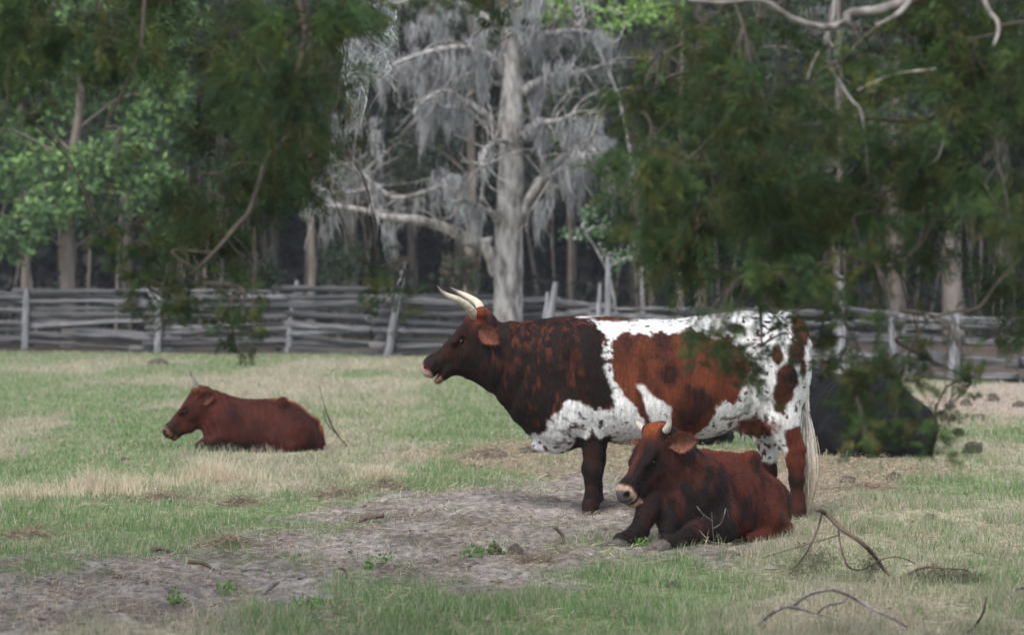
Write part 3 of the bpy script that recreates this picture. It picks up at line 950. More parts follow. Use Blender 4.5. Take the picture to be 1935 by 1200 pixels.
def muzzle_paint(col, V, hc, inhead, ring, nose, W, mouth_c=(.05, .022, .018)):
    a, b, c_ = hc[:, 0], hc[:, 1], hc[:, 2]
    j = (fbm(W, 30, 5, 2) - .5) * .03
    inhead = inhead & (np.sqrt((a - .50) ** 2 + (b + .10) ** 2 + c_ ** 2) < .125) & (b > -.19) & ((b > -.13) | (a > .44))
    rg = inhead * np.where(b > -.125, sstep(.475, .50, a + j), sstep(.495, .51, a + j))
    col = mixc(col, ring, rg * .92)
    nz = inhead * sstep(.515, .54, a + j) * sstep(-.115, -.085, b)
    col = mixc(col, nose, nz)
    nost = inhead * (a > .51) * sstep(.027, .016, np.sqrt((b + .046) ** 2 + (np.abs(c_) - .055) ** 2))
    col = mixc(col, (.012, .009, .009), nost)
    lip = inhead * sstep(.475, .495, a) * sstep(-.115, -.135, b)
    rg = rg * 1.0
    col = mixc(col, ring * np.array([.9, .85, .85]), lip)
    m = inhead * sstep(.465, .485, a) * sstep(.018, .009, np.abs(b + .139))
    col = mixc(col, mouth_c, m * .9)
    return col, rg > .4

def coat_calf(V, N, hc, inhead, seed, hoofs):
    W = V + 5.0
    hair = fbm(W * np.array([1, 1, .2]), 60, seed, 2)
    br = fbm(W * np.array([1.0, 1.0, .5]), 10, seed + 1, 4)
    dark = np.array((.020, .013, .012))
    t = sstep(.60, .42, br + (hair - .5) * .25 + .07 * sstep(-.3, .1, V[:, 0]) - .05)
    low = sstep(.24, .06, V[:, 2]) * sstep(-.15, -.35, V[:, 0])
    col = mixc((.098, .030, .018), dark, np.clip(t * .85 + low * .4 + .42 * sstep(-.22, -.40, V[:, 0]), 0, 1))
    col = mixc(col, (.13, .036, .02), sstep(.42, .50, V[:, 2]) * (V[:, 0] > -.25) * .5)
    # face: dark sides, reddish blaze and tousled red poll
    face = mixc(dark * .9, (.07, .022, .014), np.clip(fbm(W, 10, seed + 4, 3) * 2 - .8, 0, 1))
    col = mixc(col, face, inhead * .9)
    bl = inhead * sstep(.05, .02, np.abs(hc[:, 2] + .015)) * sstep(-.12, -.05, hc[:, 1]) * sstep(.45, .38, hc[:, 0])
    col = mixc(col, (.11, .032, .022), bl * .7)
    pl = inhead * sstep(.13, .03, hc[:, 0]) * sstep(-.09, -.03, hc[:, 1]) * sstep(.10, .06, np.abs(hc[:, 2]))
    col = mixc(col, (.24, .075, .027), pl * .9)
    for (x, y) in hoofs:
        d = np.hypot(V[:, 0] - x + .03, V[:, 1] - y)
        col = mixc(col, (.14, .12, .11), sstep(.075, .06, d) * (V[:, 0] < x + .0))
    col, bare = muzzle_paint(col, V, hc, inhead, np.array((.36, .26, .20)), np.array((.10, .09, .095)), W)
    return col, bare

def coat_red(V, N, hc, inhead, seed, hoofs):
    W = V + 9.0
    hair = fbm(W * np.array([1, 1, .2]), 60, seed, 2)
    n = fbm(W, 5, seed + 1, 3)
    col = mixc((.080, .022, .014), (.038, .012, .009), np.clip((n - .35) * 2 + (hair - .5) * .8, 0, 1))
    sp = sstep(.42, .47, V[:, 2]) * (np.abs(V[:, 1]) < .08) * sstep(.05, .30, V[:, 0])
    col = mixc(col, (.30, .13, .055), np.maximum(sp, sstep(.08, .03, np.abs(V[:, 1])) * sstep(.30, .40, V[:, 0]) * .8))
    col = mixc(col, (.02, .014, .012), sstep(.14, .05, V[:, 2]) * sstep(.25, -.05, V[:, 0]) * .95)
    e = inhead * sstep(.07, .03, np.hypot(hc[:, 0] - .245, hc[:, 1] + .07))
    col = mixc(col, (.03, .016, .012), e * .8)
    col = mixc(col, (.15, .05, .022), inhead * sstep(.09, .02, hc[:, 0]) * sstep(-.10, -.03, hc[:, 1]) * .7)
    col = mixc(col, (.022, .014, .013), inhead * sstep(.36, .46, hc[:, 0]) * .85)
    col, bare = muzzle_paint(col, V, hc, inhead, np.array((.16, .085, .05)), np.array((.03, .029, .033)), W, (.02, .012, .01))
    # darker patch below the ring again at the lip
    return col, bare

def coat_black(V, N, hc, inhead, seed, hoofs):
    W = V + 3.0
    n = fbm(W * np.array([1, 1, .4]), 8, seed, 3)
    col = mixc((.005, .005, .006), (.014, .012, .012), np.clip(n * 1.8 - .5, 0, 1))
    return col, np.zeros(len(V), bool)

# calf in front: faces left and towards us
D = 18.35
pc = at(1344, 1016, D)
calf = lying_cow('resting_calf', (pc[0], D, -0.015), math.radians(61), 1.08,
    ((-.47, .13, .645), -.40, math.radians(50), .0), coat_calf, 31, .0085, True, 90000,
    horns=([[(.02, -.02, .085), (.0, .0, .125), (-.03, .03, .155), (-.075, .065, .165)], [(.02, -.02, -.085), (.005, .0, -.13), (-.01, .025, -.17), (-.03, .055, -.205)]],
           ((.27, .22, .18), (.38, .33, .28), (.15, .13, .115))),
    ears=[(1, (-.40, -.30, .80), (.44, .53, .72), (.04, .017, .012), (.115, .045, .028), 1.2, None, (.07, -.07, .125)), (-1, (-.2, -.05, -.9), (.8, -.3, -.3), (.05, .02, .013), (.27, .10, .055), 1.0)],
    open_=.35, horn_r=.023, hs=.80, zs=1.03)
tag(calf, 'dark reddish brown calf with short pale horns lying in front of the spotted cow', 'calf', 'cattle in the field')

# red heifer further back, in profile
D = 27.4
pr = at(485, 851, D)
red = lying_cow('resting_heifer', (pr[0], D, 0.0), math.radians(2), 1.0,
    ((-.565, 0, .575), .0, math.radians(50), .0), coat_red, 47, .0105, False, 40000,
    horns=([[(.0, -.02, .07), (-.045, .03, .10), (-.085, .085, .12), (-.11, .17, .115)], [(.0, -.02, -.07), (-.04, .03, -.10), (-.06, .085, -.12), (-.07, .15, -.115)]],
           ((.16, .13, .11), (.20, .18, .16), (.06, .055, .05))),
    ears=[(1, (-.86, -.42, .35), (.2, .1, 1), (.05, .018, .012), (.07, .024, .014), 1.1), (-1, (-.6, .25, -.7), (.5, -.3, -.6), (.06, .022, .014), (.10, .035, .02), .95)],
    open_=0.0, horn_r=.024, hs=.92)
tag(red, 'plain reddish brown heifer lying in profile on pale grass before the rail fence', 'cow', 'cattle in the field')

# black animals lying behind
D = 27.0
pb = at(1600, 852, D)
blk = lying_cow('resting_black_cow', (pb[0], D, 0.0), math.radians(-56), 1.5,
    ((-.60, .05, .50), .2, math.radians(45), .0), coat_black, 53, .012, False, 9000,
    horns=([[(.0, -.02, .07), (-.03, .03, .12), (-.02, .06, .17)], [(.0, -.02, -.07), (-.03, .03, -.12), (-.02, .06, -.17)]], ((.03, .03, .03), (.03, .03, .03), (.02, .02, .02))),
    ears=[(1, (-.3, -.1, .9), (.7, -.3, .4), (.015, .014, .014), (.03, .025, .022), 1.0), (-1, (-.3, -.1, -.9), (.7, -.3, -.4), (.015, .014, .014), (.03, .025, .022), 1.0)], horn_r=.022, hs=.8)
tag(blk, 'black cow lying with only its rump in view behind the white tail', 'cow', 'cattle in the field')
D = 28.4
pb = at(1262, 843, D)
blk2 = lying_cow('resting_black_cow', (pb[0], D, 0.0), math.radians(8), 1.0,
    ((-.50, .0, .50), .3, math.radians(50), .0), coat_black, 59, .014, False, 12000,
    ears=[(1, (-.3, -.1, .9), (.7, -.3, .4), (.015, .014, .014), (.03, .025, .022), 1.0), (-1, (-.3, -.1, -.9), (.7, -.3, -.4), (.015, .014, .014), (.03, .025, .022), 1.0)], hs=.8)
tag(blk2, 'black cow lying almost hidden beneath the belly of the spotted cow', 'cow', 'cattle in the field')

# ------------------------------------------------------------------ rail fence along the far side of the field
def rail_mesh(seed, L=1.0, R=0.062, flat=0.8, mat=None):
    g = np.random.default_rng(seed)
    n, sd = 9, 6
    xs = np.linspace(-.5, .5, n)
    P = np.stack([xs * L, np.cumsum(g.normal(0, .006, n)), np.cumsum(g.normal(0, .007, n))], 1)
    P[:, 1:] -= P[:, 1:].mean(0)
    R_ = R * (1 + .22 * (g.random(n) - .5)) * np.linspace(1.1, .88, n)
    V_, f = tube(P, R_, sd, .6, seed)
    V_[:, 2] = P[:, 2].mean() + (V_[:, 2] - P[:, 2].mean()) * 1.0
    V_[:, 1] *= flat
    return mesh_data('rail', V_, f, mat or M_RAIL, None, False)

def post_obj(parent, base, top, r, seed, mat=M_POST):
    base = np.array(base, float); top = np.array(top, float)
    t = np.linspace(0, 1, 7)[:, None]
    P = base * (1 - t) + top * t
    P[:, :2] += np.random.default_rng(seed).normal(0, .008, (7, 2))
    V_, f = tube(P, r * np.array([1.1, 1.0, .98, .95, .92, .8, .55]), 7, .18, seed)
    return mk('post', V_, f, mat, parent, None, False)

RAILS = [rail_mesh(100 + i, 1.0) for i in range(7)]
def fence_run(root, pts, nrail, zlo, zhi, r, seed, over=0.35, meshes=RAILS, wander=.03):
    g = np.random.default_rng(seed)
    for pi, (a, b) in enumerate(zip(pts[:-1], pts[1:])):
        a = np.array(a); b = np.array(b)
        d = b - a; L = np.linalg.norm(d); yaw = math.atan2(d[1], d[0])
        drop = g.uniform(-.05, .05)
        for k in range(nrail):
            o = bpy.data.objects.new('rail', meshes[g.integers(0, len(meshes))])
            z = zlo + (zhi - zlo) * (k + .5) / nrail + g.normal(0, wander * .5) + drop * k / nrail
            ext = g.uniform(.6, 1.3) * over
            c = (a + b) / 2 + d / L * g.normal(0, .12)
            side = (1 if (pi + k) % 2 else -1) * .05
            o.location = (c[0] - math.sin(yaw) * side, c[1] + math.cos(yaw) * side, z)
            o.rotation_euler = (g.uniform(0, 6.28), g.normal(0, wander / L * 1.3), yaw + g.normal(0, .02))
            o.scale = (L + ext * 2, r / .062 * g.uniform(.85, 1.15), r / .062 * g.uniform(.85, 1.15))
            link(o, root)

lf = empty('rail_fence', (0, 0, 0))
tag(lf, 'long grey split rail fence of stacked rails behind the red heifer', 'fence')
base_px = [(-420, 661), (-180, 661), (48, 660), (300, 664), (546, 664), (733, 675), (905, 673)]
bp = [gnd(*p)[:2] for p in base_px]
fence_run(lf, bp, 11, .03, 1.31, .062, 5, wander=.06)
def lean_post(root, px0, py0, px1, py1, r, seed, dy=-.18):
    b = gnd(px0, py0); b = b + np.array([0, dy, -.03])
    t = at(px1, py1, b[1])
    return post_obj(root, b, t, r, seed)
lean_post(lf, 50, 660, 50, 545, .085, 1)
lean_post(lf, 300, 664, 301, 560, .075, 2)
lean_post(lf, 545, 664, 562, 530, .075, 3)
lean_post(lf, 549, 664, 570, 545, .055, 33, .16)
lean_post(lf, 732, 675, 762, 510, .080, 4)
lean_post(lf, 742, 672, 766, 488, .050, 5, .2)
rf = empty('rail_fence', (0, 0, 0))
tag(rf, 'low grey rail fence of broad rails behind the black cow', 'fence')
RAILS_W = [rail_mesh(200 + i, 1.0, .062, .5) for i in range(5)]
base_px = [(905, 673), (1040, 676), (1140, 684), (1290, 690), (1430, 697), (1590, 705), (1740, 714), (1905, 722), (2130, 735), (2400, 742)]
bp = [gnd(*p)[:2] for p in base_px]
fence_run(rf, bp[:3], 9, .03, 1.12, .064, 9, wander=.07)
g = np.random.default_rng(77)
for (z, r) in ((.07, .085), (.30, .115), (.62, .09), (.83, .095), (.98, .07)):
    fence_run(rf, bp[2:], 1, z - .01, z + .01, r, int(z * 1000), .30, RAILS_W, .03)
for i, (a, b, c_, d, r) in enumerate([(1026, 682, 1050, 533, .08), (1018, 682, 1036, 552, .055), (1131, 690, 1132, 535, .05), (1145, 690, 1149, 484, .06), (1588, 708, 1590, 520, .085),
                                     (1800, 718, 1805, 590, .10), (1690, 712, 1684, 600, .07), (1430, 699, 1432, 580, .07), (2130, 737, 2132, 590, .09)]):
    lean_post(rf, a, b, c_, d, r, 20 + i)

# ------------------------------------------------------------------ trees
def twigs_from(P, R, g, n, lmin, lmax, up=.3, spread=1.0):
    """side shoots along a limb"""
    out = []
    for _ in range(n):
        i = g.integers(len(P) // 4, len(P))
        T = unit(P[min(i + 1, len(P) - 1)] - P[max(i - 1, 0)])
        d = unit(T * .5 + g.normal(0, spread, 3) + np.array([0, 0, up]))
        L = g.uniform(lmin, lmax)
        q = [P[i]]
        for k in range(4):
            d = unit(d + g.normal(0, .28, 3))
            q.append(q[-1] + d * L / 4)
        out.append(np.array(q))
    return out

def moss_clump(mb, tops, g, n, lmin, lmax, spread=.05, col=(.31, .298, .318), w=.008, taper=True):
    """hanging strands of grey moss below points of a limb"""
    tops = np.asarray(tops, float)
    i = g.integers(0, len(tops), n)
    p0 = tops[i] + g.normal(0, spread, (n, 3)) * np.array([1, 1, .4])
    env = fbm(np.stack([p0[:, 0] * 2.5, p0[:, 1], p0[:, 2] * .3], 1), 1.6, 5, 2)
    L = (lmin + (lmax - lmin) * np.clip((env - .25) * 1.8, 0, 1) ** 1.3) * g.uniform(.45, 1.05, n)
    K = 6
    t = np.linspace(0, 1, K)
    ph = g.random((n, 2)) * 6.28
    A = g.uniform(.01, .085, n)
    cen = tops[i] * .35 + p0 * .65
    pull = t[None, :] ** .7 * .45
    X = p0[:, None, :] * (1 - pull[..., None]) + cen[:, None, :] * pull[..., None]
    X = X.copy()
    X[:, :, 2] = p0[:, 2][:, None] - L[:, None] * t[None, :]
    X[:, :, 0] += A[:, None] * np.sin(ph[:, :1] + t[None, :] * 7) * (.3 + t)
    X[:, :, 1] += A[:, None] * np.sin(ph[:, 1:] + t[None, :] * 6) * (.3 + t)
    wid = w * np.array([.8, 1.2, 1.2, 1.0, .7, .15])[None, :] * g.uniform(.6, 1.5, n)[:, None]
    a = g.random(n) * 3.14
    off = np.stack([np.cos(a), np.sin(a), np.zeros(n)], 1)[:, None, :] * wid[..., None]
    Vm = np.concatenate([X - off, X + off], 1).reshape(-1, 3)
    b = np.arange(n)[:, None] * (2 * K) + np.arange(K - 1)[None, :]
    q = np.stack([b, b + 1, b + K + 1, b + K], -1).reshape(-1, 4)
    c = np.array(col) * g.uniform(.6, 1.2, (n, 1)) * (1 + g.uniform(-.12, .05, (n, 1)) * np.array([1, -.3, 1]))
    mb.add(Vm, q, np.repeat(c, 2 * K, 0))

def leaf_cloud(mb, P, g, size, cols, droop=.3, aspect=.5):
    """one folded leaf at each point"""
    n = len(P)
    d = unit(g.normal(0, 1, (n, 3)) + np.array([0, 0, -droop]))
    s = unit(np.cross(d, g.normal(0, 1, (n, 3))))
    u = np.cross(d, s)
    L = size * g.uniform(.6, 1.3, n)[:, None]
    a = P; b = P + d * L * .5 + s * L * aspect * .5 + u * L * .08; c = P + d * L; e = P + d * L * .5 - s * L * aspect * .5 + u * L * .08
    Vl = np.stack([a, b, c, e], 1).reshape(-1, 3)
    i = np.arange(n) * 4
    f = np.concatenate([np.stack([i, i + 1, i + 2], 1), np.stack([i, i + 2, i + 3], 1)])
    cols = np.asarray(cols)
    cc = cols[g.integers(0, len(cols), n)] * g.uniform(.7, 1.3, (n, 1))
    mb.add(Vl, f, np.repeat(cc, 4, 0))

# --- the mossy tree in front of the fence
g = np.random.default_rng(3)
TY = 57.0
mt = empty('mossy_tree', gnd(960, 682))
tag(mt, 'bare pale tree hung with grey moss, standing by the fence behind the spotted cow', 'tree')
mo = np.array(mt.location)
tw = lambda px, py, dy=0.0: at(px, py, TY + dy) - mo
def limb(name, pts, radii, par, sides=8, mat=M_BARK, seed=0):
    P = catmull(pts, 6)
    V_, f = tube(P, radii, sides, .10, seed)
    return mk(name, V_, f, mat, par), P
trk, TP = limb('trunk', [tw(958, 690), tw(959, 655), tw(960, 600), tw(961, 520), tw(962, 430), tw(965, 330), tw(966, 240), tw(967, 160), tw(965, 90), tw(958, 20), tw(950, -60), tw(955, -150)],
               np.array([36, 31, 28, 27, 27, 24, 23, 21, 18, 15, 12, 8]) / 97.0, mt, 14)
LIMBS = [
    ([(938, 520), (925, 478), (890, 455), (845, 432), (790, 416), (735, 411), (690, 398), (640, 390), (585, 384)], [14, 13, 11, 9, 7, 5, 3], -.5),
    ([(930, 455), (905, 455), (893, 420), (870, 380), (840, 352), (815, 358), (770, 372), (735, 370), (700, 356), (655, 358)], [9, 8, 7, 6, 5, 4, 2.5], .6),
    ([(735, 370), (700, 340), (670, 318), (640, 305)], [4, 3, 2], .6),
    ([(945, 262), (925, 225), (896, 202), (868, 186), (845, 172), (822, 176), (790, 200)], [9, 8, 7, 5, 3], -.8),
    ([(945, 420), (930, 405), (895, 385), (870, 375)], [6, 5, 3], -1.0),
    ([(985, 405), (1005, 370), (1026, 340), (1046, 312), (1075, 292), (1108, 279), (1130, 295), (1160, 330), (1200, 345)], [13, 11, 9, 7, 6, 4, 2], -.4),
    ([(1026, 340), (1050, 330), (1080, 300), (1100, 292)], [6, 4, 2], -1.0),
    ([(985, 172), (1005, 160), (1026, 150), (1056, 139), (1102, 133), (1150, 120)], [10, 9, 7, 5, 3], .5),
    ([(975, 264), (1000, 245), (1016, 231), (1056, 227), (1092, 212), (1135, 211)], [7, 6, 5, 4, 2.5], -.9),
    ([(966, 266), (940, 267), (921, 279), (914, 294), (911, 312)], [6, 5.5, 4.5, 3], -1.1),
    ([(960, 150), (930, 110), (880, 90), (820, 95), (770, 110), (720, 130)], [10, 8, 6, 4, 2.5], -.6),
    ([(962, 120), (1000, 80), (1050, 60), (1110, 60), (1160, 80)], [9, 7, 5, 3], .4),
    ([(958, 60), (900, 20), (830, -10), (770, 0), (700, 20)], [9, 7, 5, 3], .3),
    ([(955, 20), (1020, -30), (1090, -50), (1150, -30)], [8, 6, 4, 2], -.7),
    ([(950, -40), (880, -90), (800, -110), (720, -90)], [8, 6, 4, 2], .5),
    ([(700, 356), (640, 365), (600, 352), (560, 365)], [3.5, 2.5, 1.5], .4),
]
lp = []
for i, (pts, rad, dy) in enumerate(LIMBS):
    n = len(pts)
    P3 = [tw(a, b, dy * k * 2.2 / max(1, n - 1)) for k, (a, b) in enumerate(pts)]
    lo, P = limb('branch', P3, np.array(rad) / 97.0, mt, 7, M_BARK, i)
    lp.append(P)
    mbt = MB()
    for q in twigs_from(P, None, g, 17, .35, 1.3, .2, .9):
        V_, f = tube(catmull(q, 2), [.022, .013, .005], 4, 0, 0, False); mbt.add(V_, f)
        for q2 in twigs_from(catmull(q, 2), None, g, 2, .2, .5, .1, .9):
            V_, f = tube(q2, [.009, .003], 3, 0, 0, False); mbt.add(V_, f)
    tag(mbt.build('twigs', M_BARK, lo), kind='stuff')
    mm = MB()
    dens = 1.0 if i not in (0, 4, 9) else .35
    for q_ in range(int(9 * dens) + 1):
        ci = g.integers(len(P) // 4, len(P)); L_ = g.uniform(.15, 1.0) ** 1.4 * 1.3
        moss_clump(mm, P[max(0, ci - 2):ci + 1], g, int(g.uniform(14, 44)), L_ * .5, L_ * 1.2, g.uniform(.025, .07))
    ob = mm.build('hanging_moss', M_MOSS, lo); tag(ob, kind='stuff')
# bigger curtains of moss where the photograph has them
mm = MB()
for (px, py, n, l0, l1, sp_) in [(855, 345, 900, .5, 1.1, .24), (815, 120, 700, .5, 1.9, .20), (800, 190, 350, .6, 1.9, .10), (830, 110, 500, .5, 1.3, .25), (900, 110, 700, .5, 1.6, .25), (930, 70, 600, .5, 1.2, .3),
                         (1012, 240, 600, .5, 1.3, .16), (1075, 285, 900, .4, 1.6, .22), (1078, 340, 420, .5, 1.25, .07), (1100, 240, 400, .3, .8, .2), (1020, 390, 200, .6, 1.2, .05),
                         (620, 375, 450, .15, .55, .30), (880, 215, 260, .4, 1.3, .10), (770, 100, 700, .4, 1.2, .3), (990, 60, 700, .4, 1.2, .3), (1060, 130, 400, .4, 1.2, .2), (740, 40, 900, .5, 1.6, .35),
                         (1110, 60, 500, .3, 1.0, .3), (860, 20, 900, .4, 1.2, .4), (700, 130, 700, .5, 1.7, .3), (1010, 10, 600, .4, 1.0, .4), (1130, 270, 400, .3, .9, .3), (1180, 330, 400, .3, .9, .3), (660, 220, 500, .5, 1.6, .3), (945, 120, 500, .3, .8, .2)]:
    T = np.array([tw(px, py, g.normal(0, .5)) + np.array([x, 0, .12 - abs(x) * .4]) for x in np.linspace(-sp_ * 1.3, sp_ * 1.3, 9)])
    for q_ in range(7):
        c_ = T[g.integers(0, len(T))] + g.normal(0, 1, 3) * np.array([sp_ * .35, .2, sp_ * .4]); f_ = g.uniform(.35, 1.15)
        moss_clump(mm, c_[None, :], g, int(n * (.22 if py < 160 else .36) / 7 * g.uniform(.5, 1.6)), l0 * f_, l1 * f_, g.uniform(.03, .05 + sp_ * .22))
ob = mm.build('hanging_moss', M_MOSS, mt); tag(ob, kind='stuff')

# --- leafy broadleaf tree at the left
def leafy_tree(name, label, base_px, trunk_pts, rad, Y, blobs, nleaf, size, cols, seed, bark=M_BARKM, group=None, dz=2.0):
    g = np.random.default_rng(seed)
    b = gnd(*base_px) if base_px[1] > 560 else None
    o = np.array([at(base_px[0], 600, Y)[0], Y, 0.0])
    root = empty(name, o)
    tag(root, label, 'tree', group)
    tr, P = limb('trunk', [at(a, c_, Y) - o for a, c_ in trunk_pts], np.array(rad), root, 10, bark, seed)
    mb = MB(); tb = MB()
    for (px, py, rx, ry, w) in blobs:
        s = FPX / Y
        c = at(px, py, Y + g.uniform(-.6, .6) * dz) - o
        # a bough from the trunk to the clump
        i = np.argmin(np.abs(P[:, 2] - (c[2] - .3 * abs(c[0]))))
        m = (P[i] + c) / 2 + np.array([0, 0, .15 * np.linalg.norm(P[i] - c)])
        q = catmull([P[i], m, c], 5)
        V_, f = tube(q, [.035, .022, .008], 5, .1, seed, False); tb.add(V_, f)
        n = int(nleaf * w)
        # leaves gathered round twig ends
        nt_ = max(4, n // 16)
        tips = g.normal(0, 1, (nt_, 3)); tips = unit(tips) * g.random((nt_, 1)) ** .45 * np.array([rx / s, dz * .45, ry / s]) + c
        for k in range(0, nt_, 3):
            V_, f = tube(catmull([c, (c + tips[k]) / 2 + g.normal(0, .06, 3), tips[k]], 3), [.010, .004], 3, 0, 0, False); tb.add(V_, f)
        idx = g.integers(0, nt_, n)
        leaf_cloud(mb, tips[idx] + g.normal(0, .075, (n, 3)), g, size, cols, .4)
    tag(tb.build('boughs', bark, root), kind='stuff')
    ob = mb.build('crown', M_LEAF, root, False)
    return root

GREENS = [(.10, .19, .058), (.12, .215, .066), (.08, .155, .052), (.17, .26, .08), (.06, .12, .047)]
leafy_tree('leafy_tree', 'bright green leafy tree behind the fence, left of the hanging cedar bough', (130, 668),
    [(130, 668), (131, 620), (129, 540), (128, 440), (135, 330), (150, 200), (160, 60), (165, -80)], [.20, .175, .165, .15, .13, .10, .06, .03], 66.0,
    [(40, 330, 90, 50, 1), (80, 400, 80, 50, 1), (20, 440, 70, 50, 1), (150, 330, 70, 60, 1), (230, 300, 70, 60, 1), (290, 340, 60, 50, .8), (60, 260, 80, 50, .9), (230, 210, 80, 60, 1), (320, 180, 60, 80, 1), (130, 180, 70, 60, .8),
     (280, 110, 80, 60, 1), (130, 90, 80, 60, 1), (40, 130, 60, 60, .8), (350, 250, 50, 60, .8), (310, 430, 50, 40, .6), (180, 400, 60, 40, .7), (40, 20, 90, 50, 1), (200, 10, 100, 50, 1), (330, 30, 70, 60, 1), (-90, 250, 90, 150, 1.6), (-80, 60, 90, 100, 1.6), (100, -80, 160, 60, 1.2), (280, -80, 120, 60, 1.2)],
    800, .20, GREENS, 61)
LIME = [(.16, .28, .05), (.20, .33, .07), (.12, .23, .05)]
leafy_tree('leafy_sapling', 'thin sapling with fresh lime green leaves above the mossy tree', (1215, 690),
    [(1215, 690), (1214, 560), (1205, 400), (1180, 230), (1140, 110), (1090, 30), (1050, -40)], [.05, .048, .044, .038, .03, .02, .01], 62.0,
    [(1050, 30, 40, 25, .5), (1010, 12, 40, 20, .5), (1190, 30, 60, 30, .8), (1150, 60, 40, 22, .4), (1250, 10, 60, 30, .8), (1080, -20, 60, 30, .8), (1120, 10, 50, 25, .4), (1200, -30, 60, 30, .8)], 320, .13, LIME, 62, M_BARK)
leafy_tree('flowering_sapling', 'slim green sapling with pale blossom right of the mossy trunk', (1170, 690),
    [(1170, 690), (1165, 600), (1150, 520), (1120, 460), (1100, 430)], [.035, .033, .028, .02, .008], 63.0,
    [(1095, 440, 30, 15, .3), (1115, 400, 22, 15, .2), (1180, 485, 50, 18, .5), (1230, 490, 45, 15, .5), (1140, 430, 30, 14, .25)], 300, .12, [(.09, .19, .07), (.12, .25, .09), (.30, .36, .27), (.07, .15, .06)], 63, M_BARK, None, .8)

# --- woodland behind: trunks one can tell apart, then the dark mass of the wood
def wood_tree(px, py0, w_px, Y, label, mat, seed, lean=0.0, crown=True):
    g = np.random.default_rng(seed)
    o = np.array([at(px, 600, Y)[0], Y, 0.0])
    root = empty('woodland_tree', o)
    tag(root, label, 'tree', 'trees at the edge of the wood')
    r = w_px / 2 * Y / FPX
    hgt = g.uniform(11, 14)
    zs = np.linspace(-.1, hgt, 8)
    P3 = [np.array([lean * z + g.normal(0, .05), g.normal(0, .05), z]) for z in zs]
    tr, P = limb('trunk', P3, r * np.array([1.25, 1.05, 1, .95, .85, .7, .5, .25]), root, 9, mat, seed)
    tb, mb, ms = MB(), MB(), MB()
    for k in range(16):
        i = g.integers(int(len(P) * .30), len(P))
        a = g.random() * 6.28
        L = g.uniform(1.2, 3.2)
        e = P[i] + np.array([math.cos(a) * L, math.sin(a) * L, g.uniform(-.2, 1.2)])
        q = catmull([P[i], (P[i] + e) / 2 + np.array([0, 0, .25]), e], 4)
        V_, f = tube(q, [r * .35, r * .2, .01], 5, 0, 0, False); tb.add(V_, f)
        n = 170
        leaf_cloud(mb, e + g.normal(0, 1, (n, 3)) * np.array([.7, .7, .45]), g, .22, [(.035, .055, .024), (.05, .075, .03), (.028, .045, .024)], .3)
        if k % 2 == 0: moss_clump(ms, q[2:], g, 60, .3, 1.3, .12, (.16, .155, .16), .014)
    tag(tb.build('boughs', mat, root), kind='stuff')
    mb.build('crown', M_LEAF, root, False)
    ob = ms.build('hanging_moss', M_MOSS, root); tag(ob, kind='stuff')
    return root
WT = [(590, 14, 72, 'slim pale trunk rising behind the tilted fence post', M_BARKM), (670, 26, 78, 'thick dim brown trunk between the slim trunk and the leaning posts', M_BARKD), (885, 17, 74, 'straight brown trunk just left of the mossy tree', M_BARKM),
      (50, 16, 70, 'slim grey trunk behind the upright fence post at the far left', M_BARKM), (1287, 10, 70, 'thinner of the two pale trunks above the back of the spotted cow', M_BARKM), (1322, 13, 72, 'thicker of the two pale trunks above the back of the spotted cow', M_BARKM),
      (1590, 18, 66, 'pale trunk seen through the lower cedar foliage above the rump', M_BARKM), (1690, 30, 76, 'grey trunk in the gap right of the curved cedar branch', M_BARKM), (1800, 34, 70, 'broad pale trunk behind the low fence at the right', M_BARKM),
      (420, 22, 80, 'dim trunk behind the lower left cedar bough', M_BARKD), (520, 18, 84, 'dim trunk right of the left cedar bough', M_BARKD), (780, 16, 82, 'dim thin trunk behind the leaning fence posts', M_BARKD), (1080, 18, 80, 'dim trunk right of the mossy tree', M_BARKD),
      (1200, 24, 82, 'dim trunk behind the flowering sapling', M_BARKD), (1450, 24, 78, 'dim trunk behind the middle of the right cedar', M_BARKD), (1900, 26, 80, 'dim trunk near the right edge behind the cedar', M_BARKD), (240, 20, 80, 'dim trunk right of the bright leafy tree', M_BARKD)]
for i, (px, w, Y, lab, m) in enumerate(WT):
    wood_tree(px, 0, w, Y, lab, m, 300 + i, random.uniform(-.012, .012))

g = np.random.default_rng(99)
mb = MB()
def wood_mass(n, xr, yr, zr, size, cols, zpow=1.0):
    P = np.stack([g.uniform(*xr, n), g.uniform(*yr, n), zr[0] + (zr[1] - zr[0]) * g.random(n) ** zpow], 1)
    k = vnoise(P * np.array([1, .6, 1.2]), .55, 7) > .24
    leaf_cloud(mb, P[k], g, size, cols, .2, .62)
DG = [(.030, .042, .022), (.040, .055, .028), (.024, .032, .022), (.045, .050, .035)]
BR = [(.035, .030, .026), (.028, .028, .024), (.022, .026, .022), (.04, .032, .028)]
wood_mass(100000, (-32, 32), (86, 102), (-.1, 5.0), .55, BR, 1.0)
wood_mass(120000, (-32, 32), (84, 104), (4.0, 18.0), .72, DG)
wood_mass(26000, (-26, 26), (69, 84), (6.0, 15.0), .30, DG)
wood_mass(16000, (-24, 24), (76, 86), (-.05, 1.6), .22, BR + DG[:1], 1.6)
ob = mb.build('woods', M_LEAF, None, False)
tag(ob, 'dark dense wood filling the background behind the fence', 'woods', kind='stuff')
ms = MB()
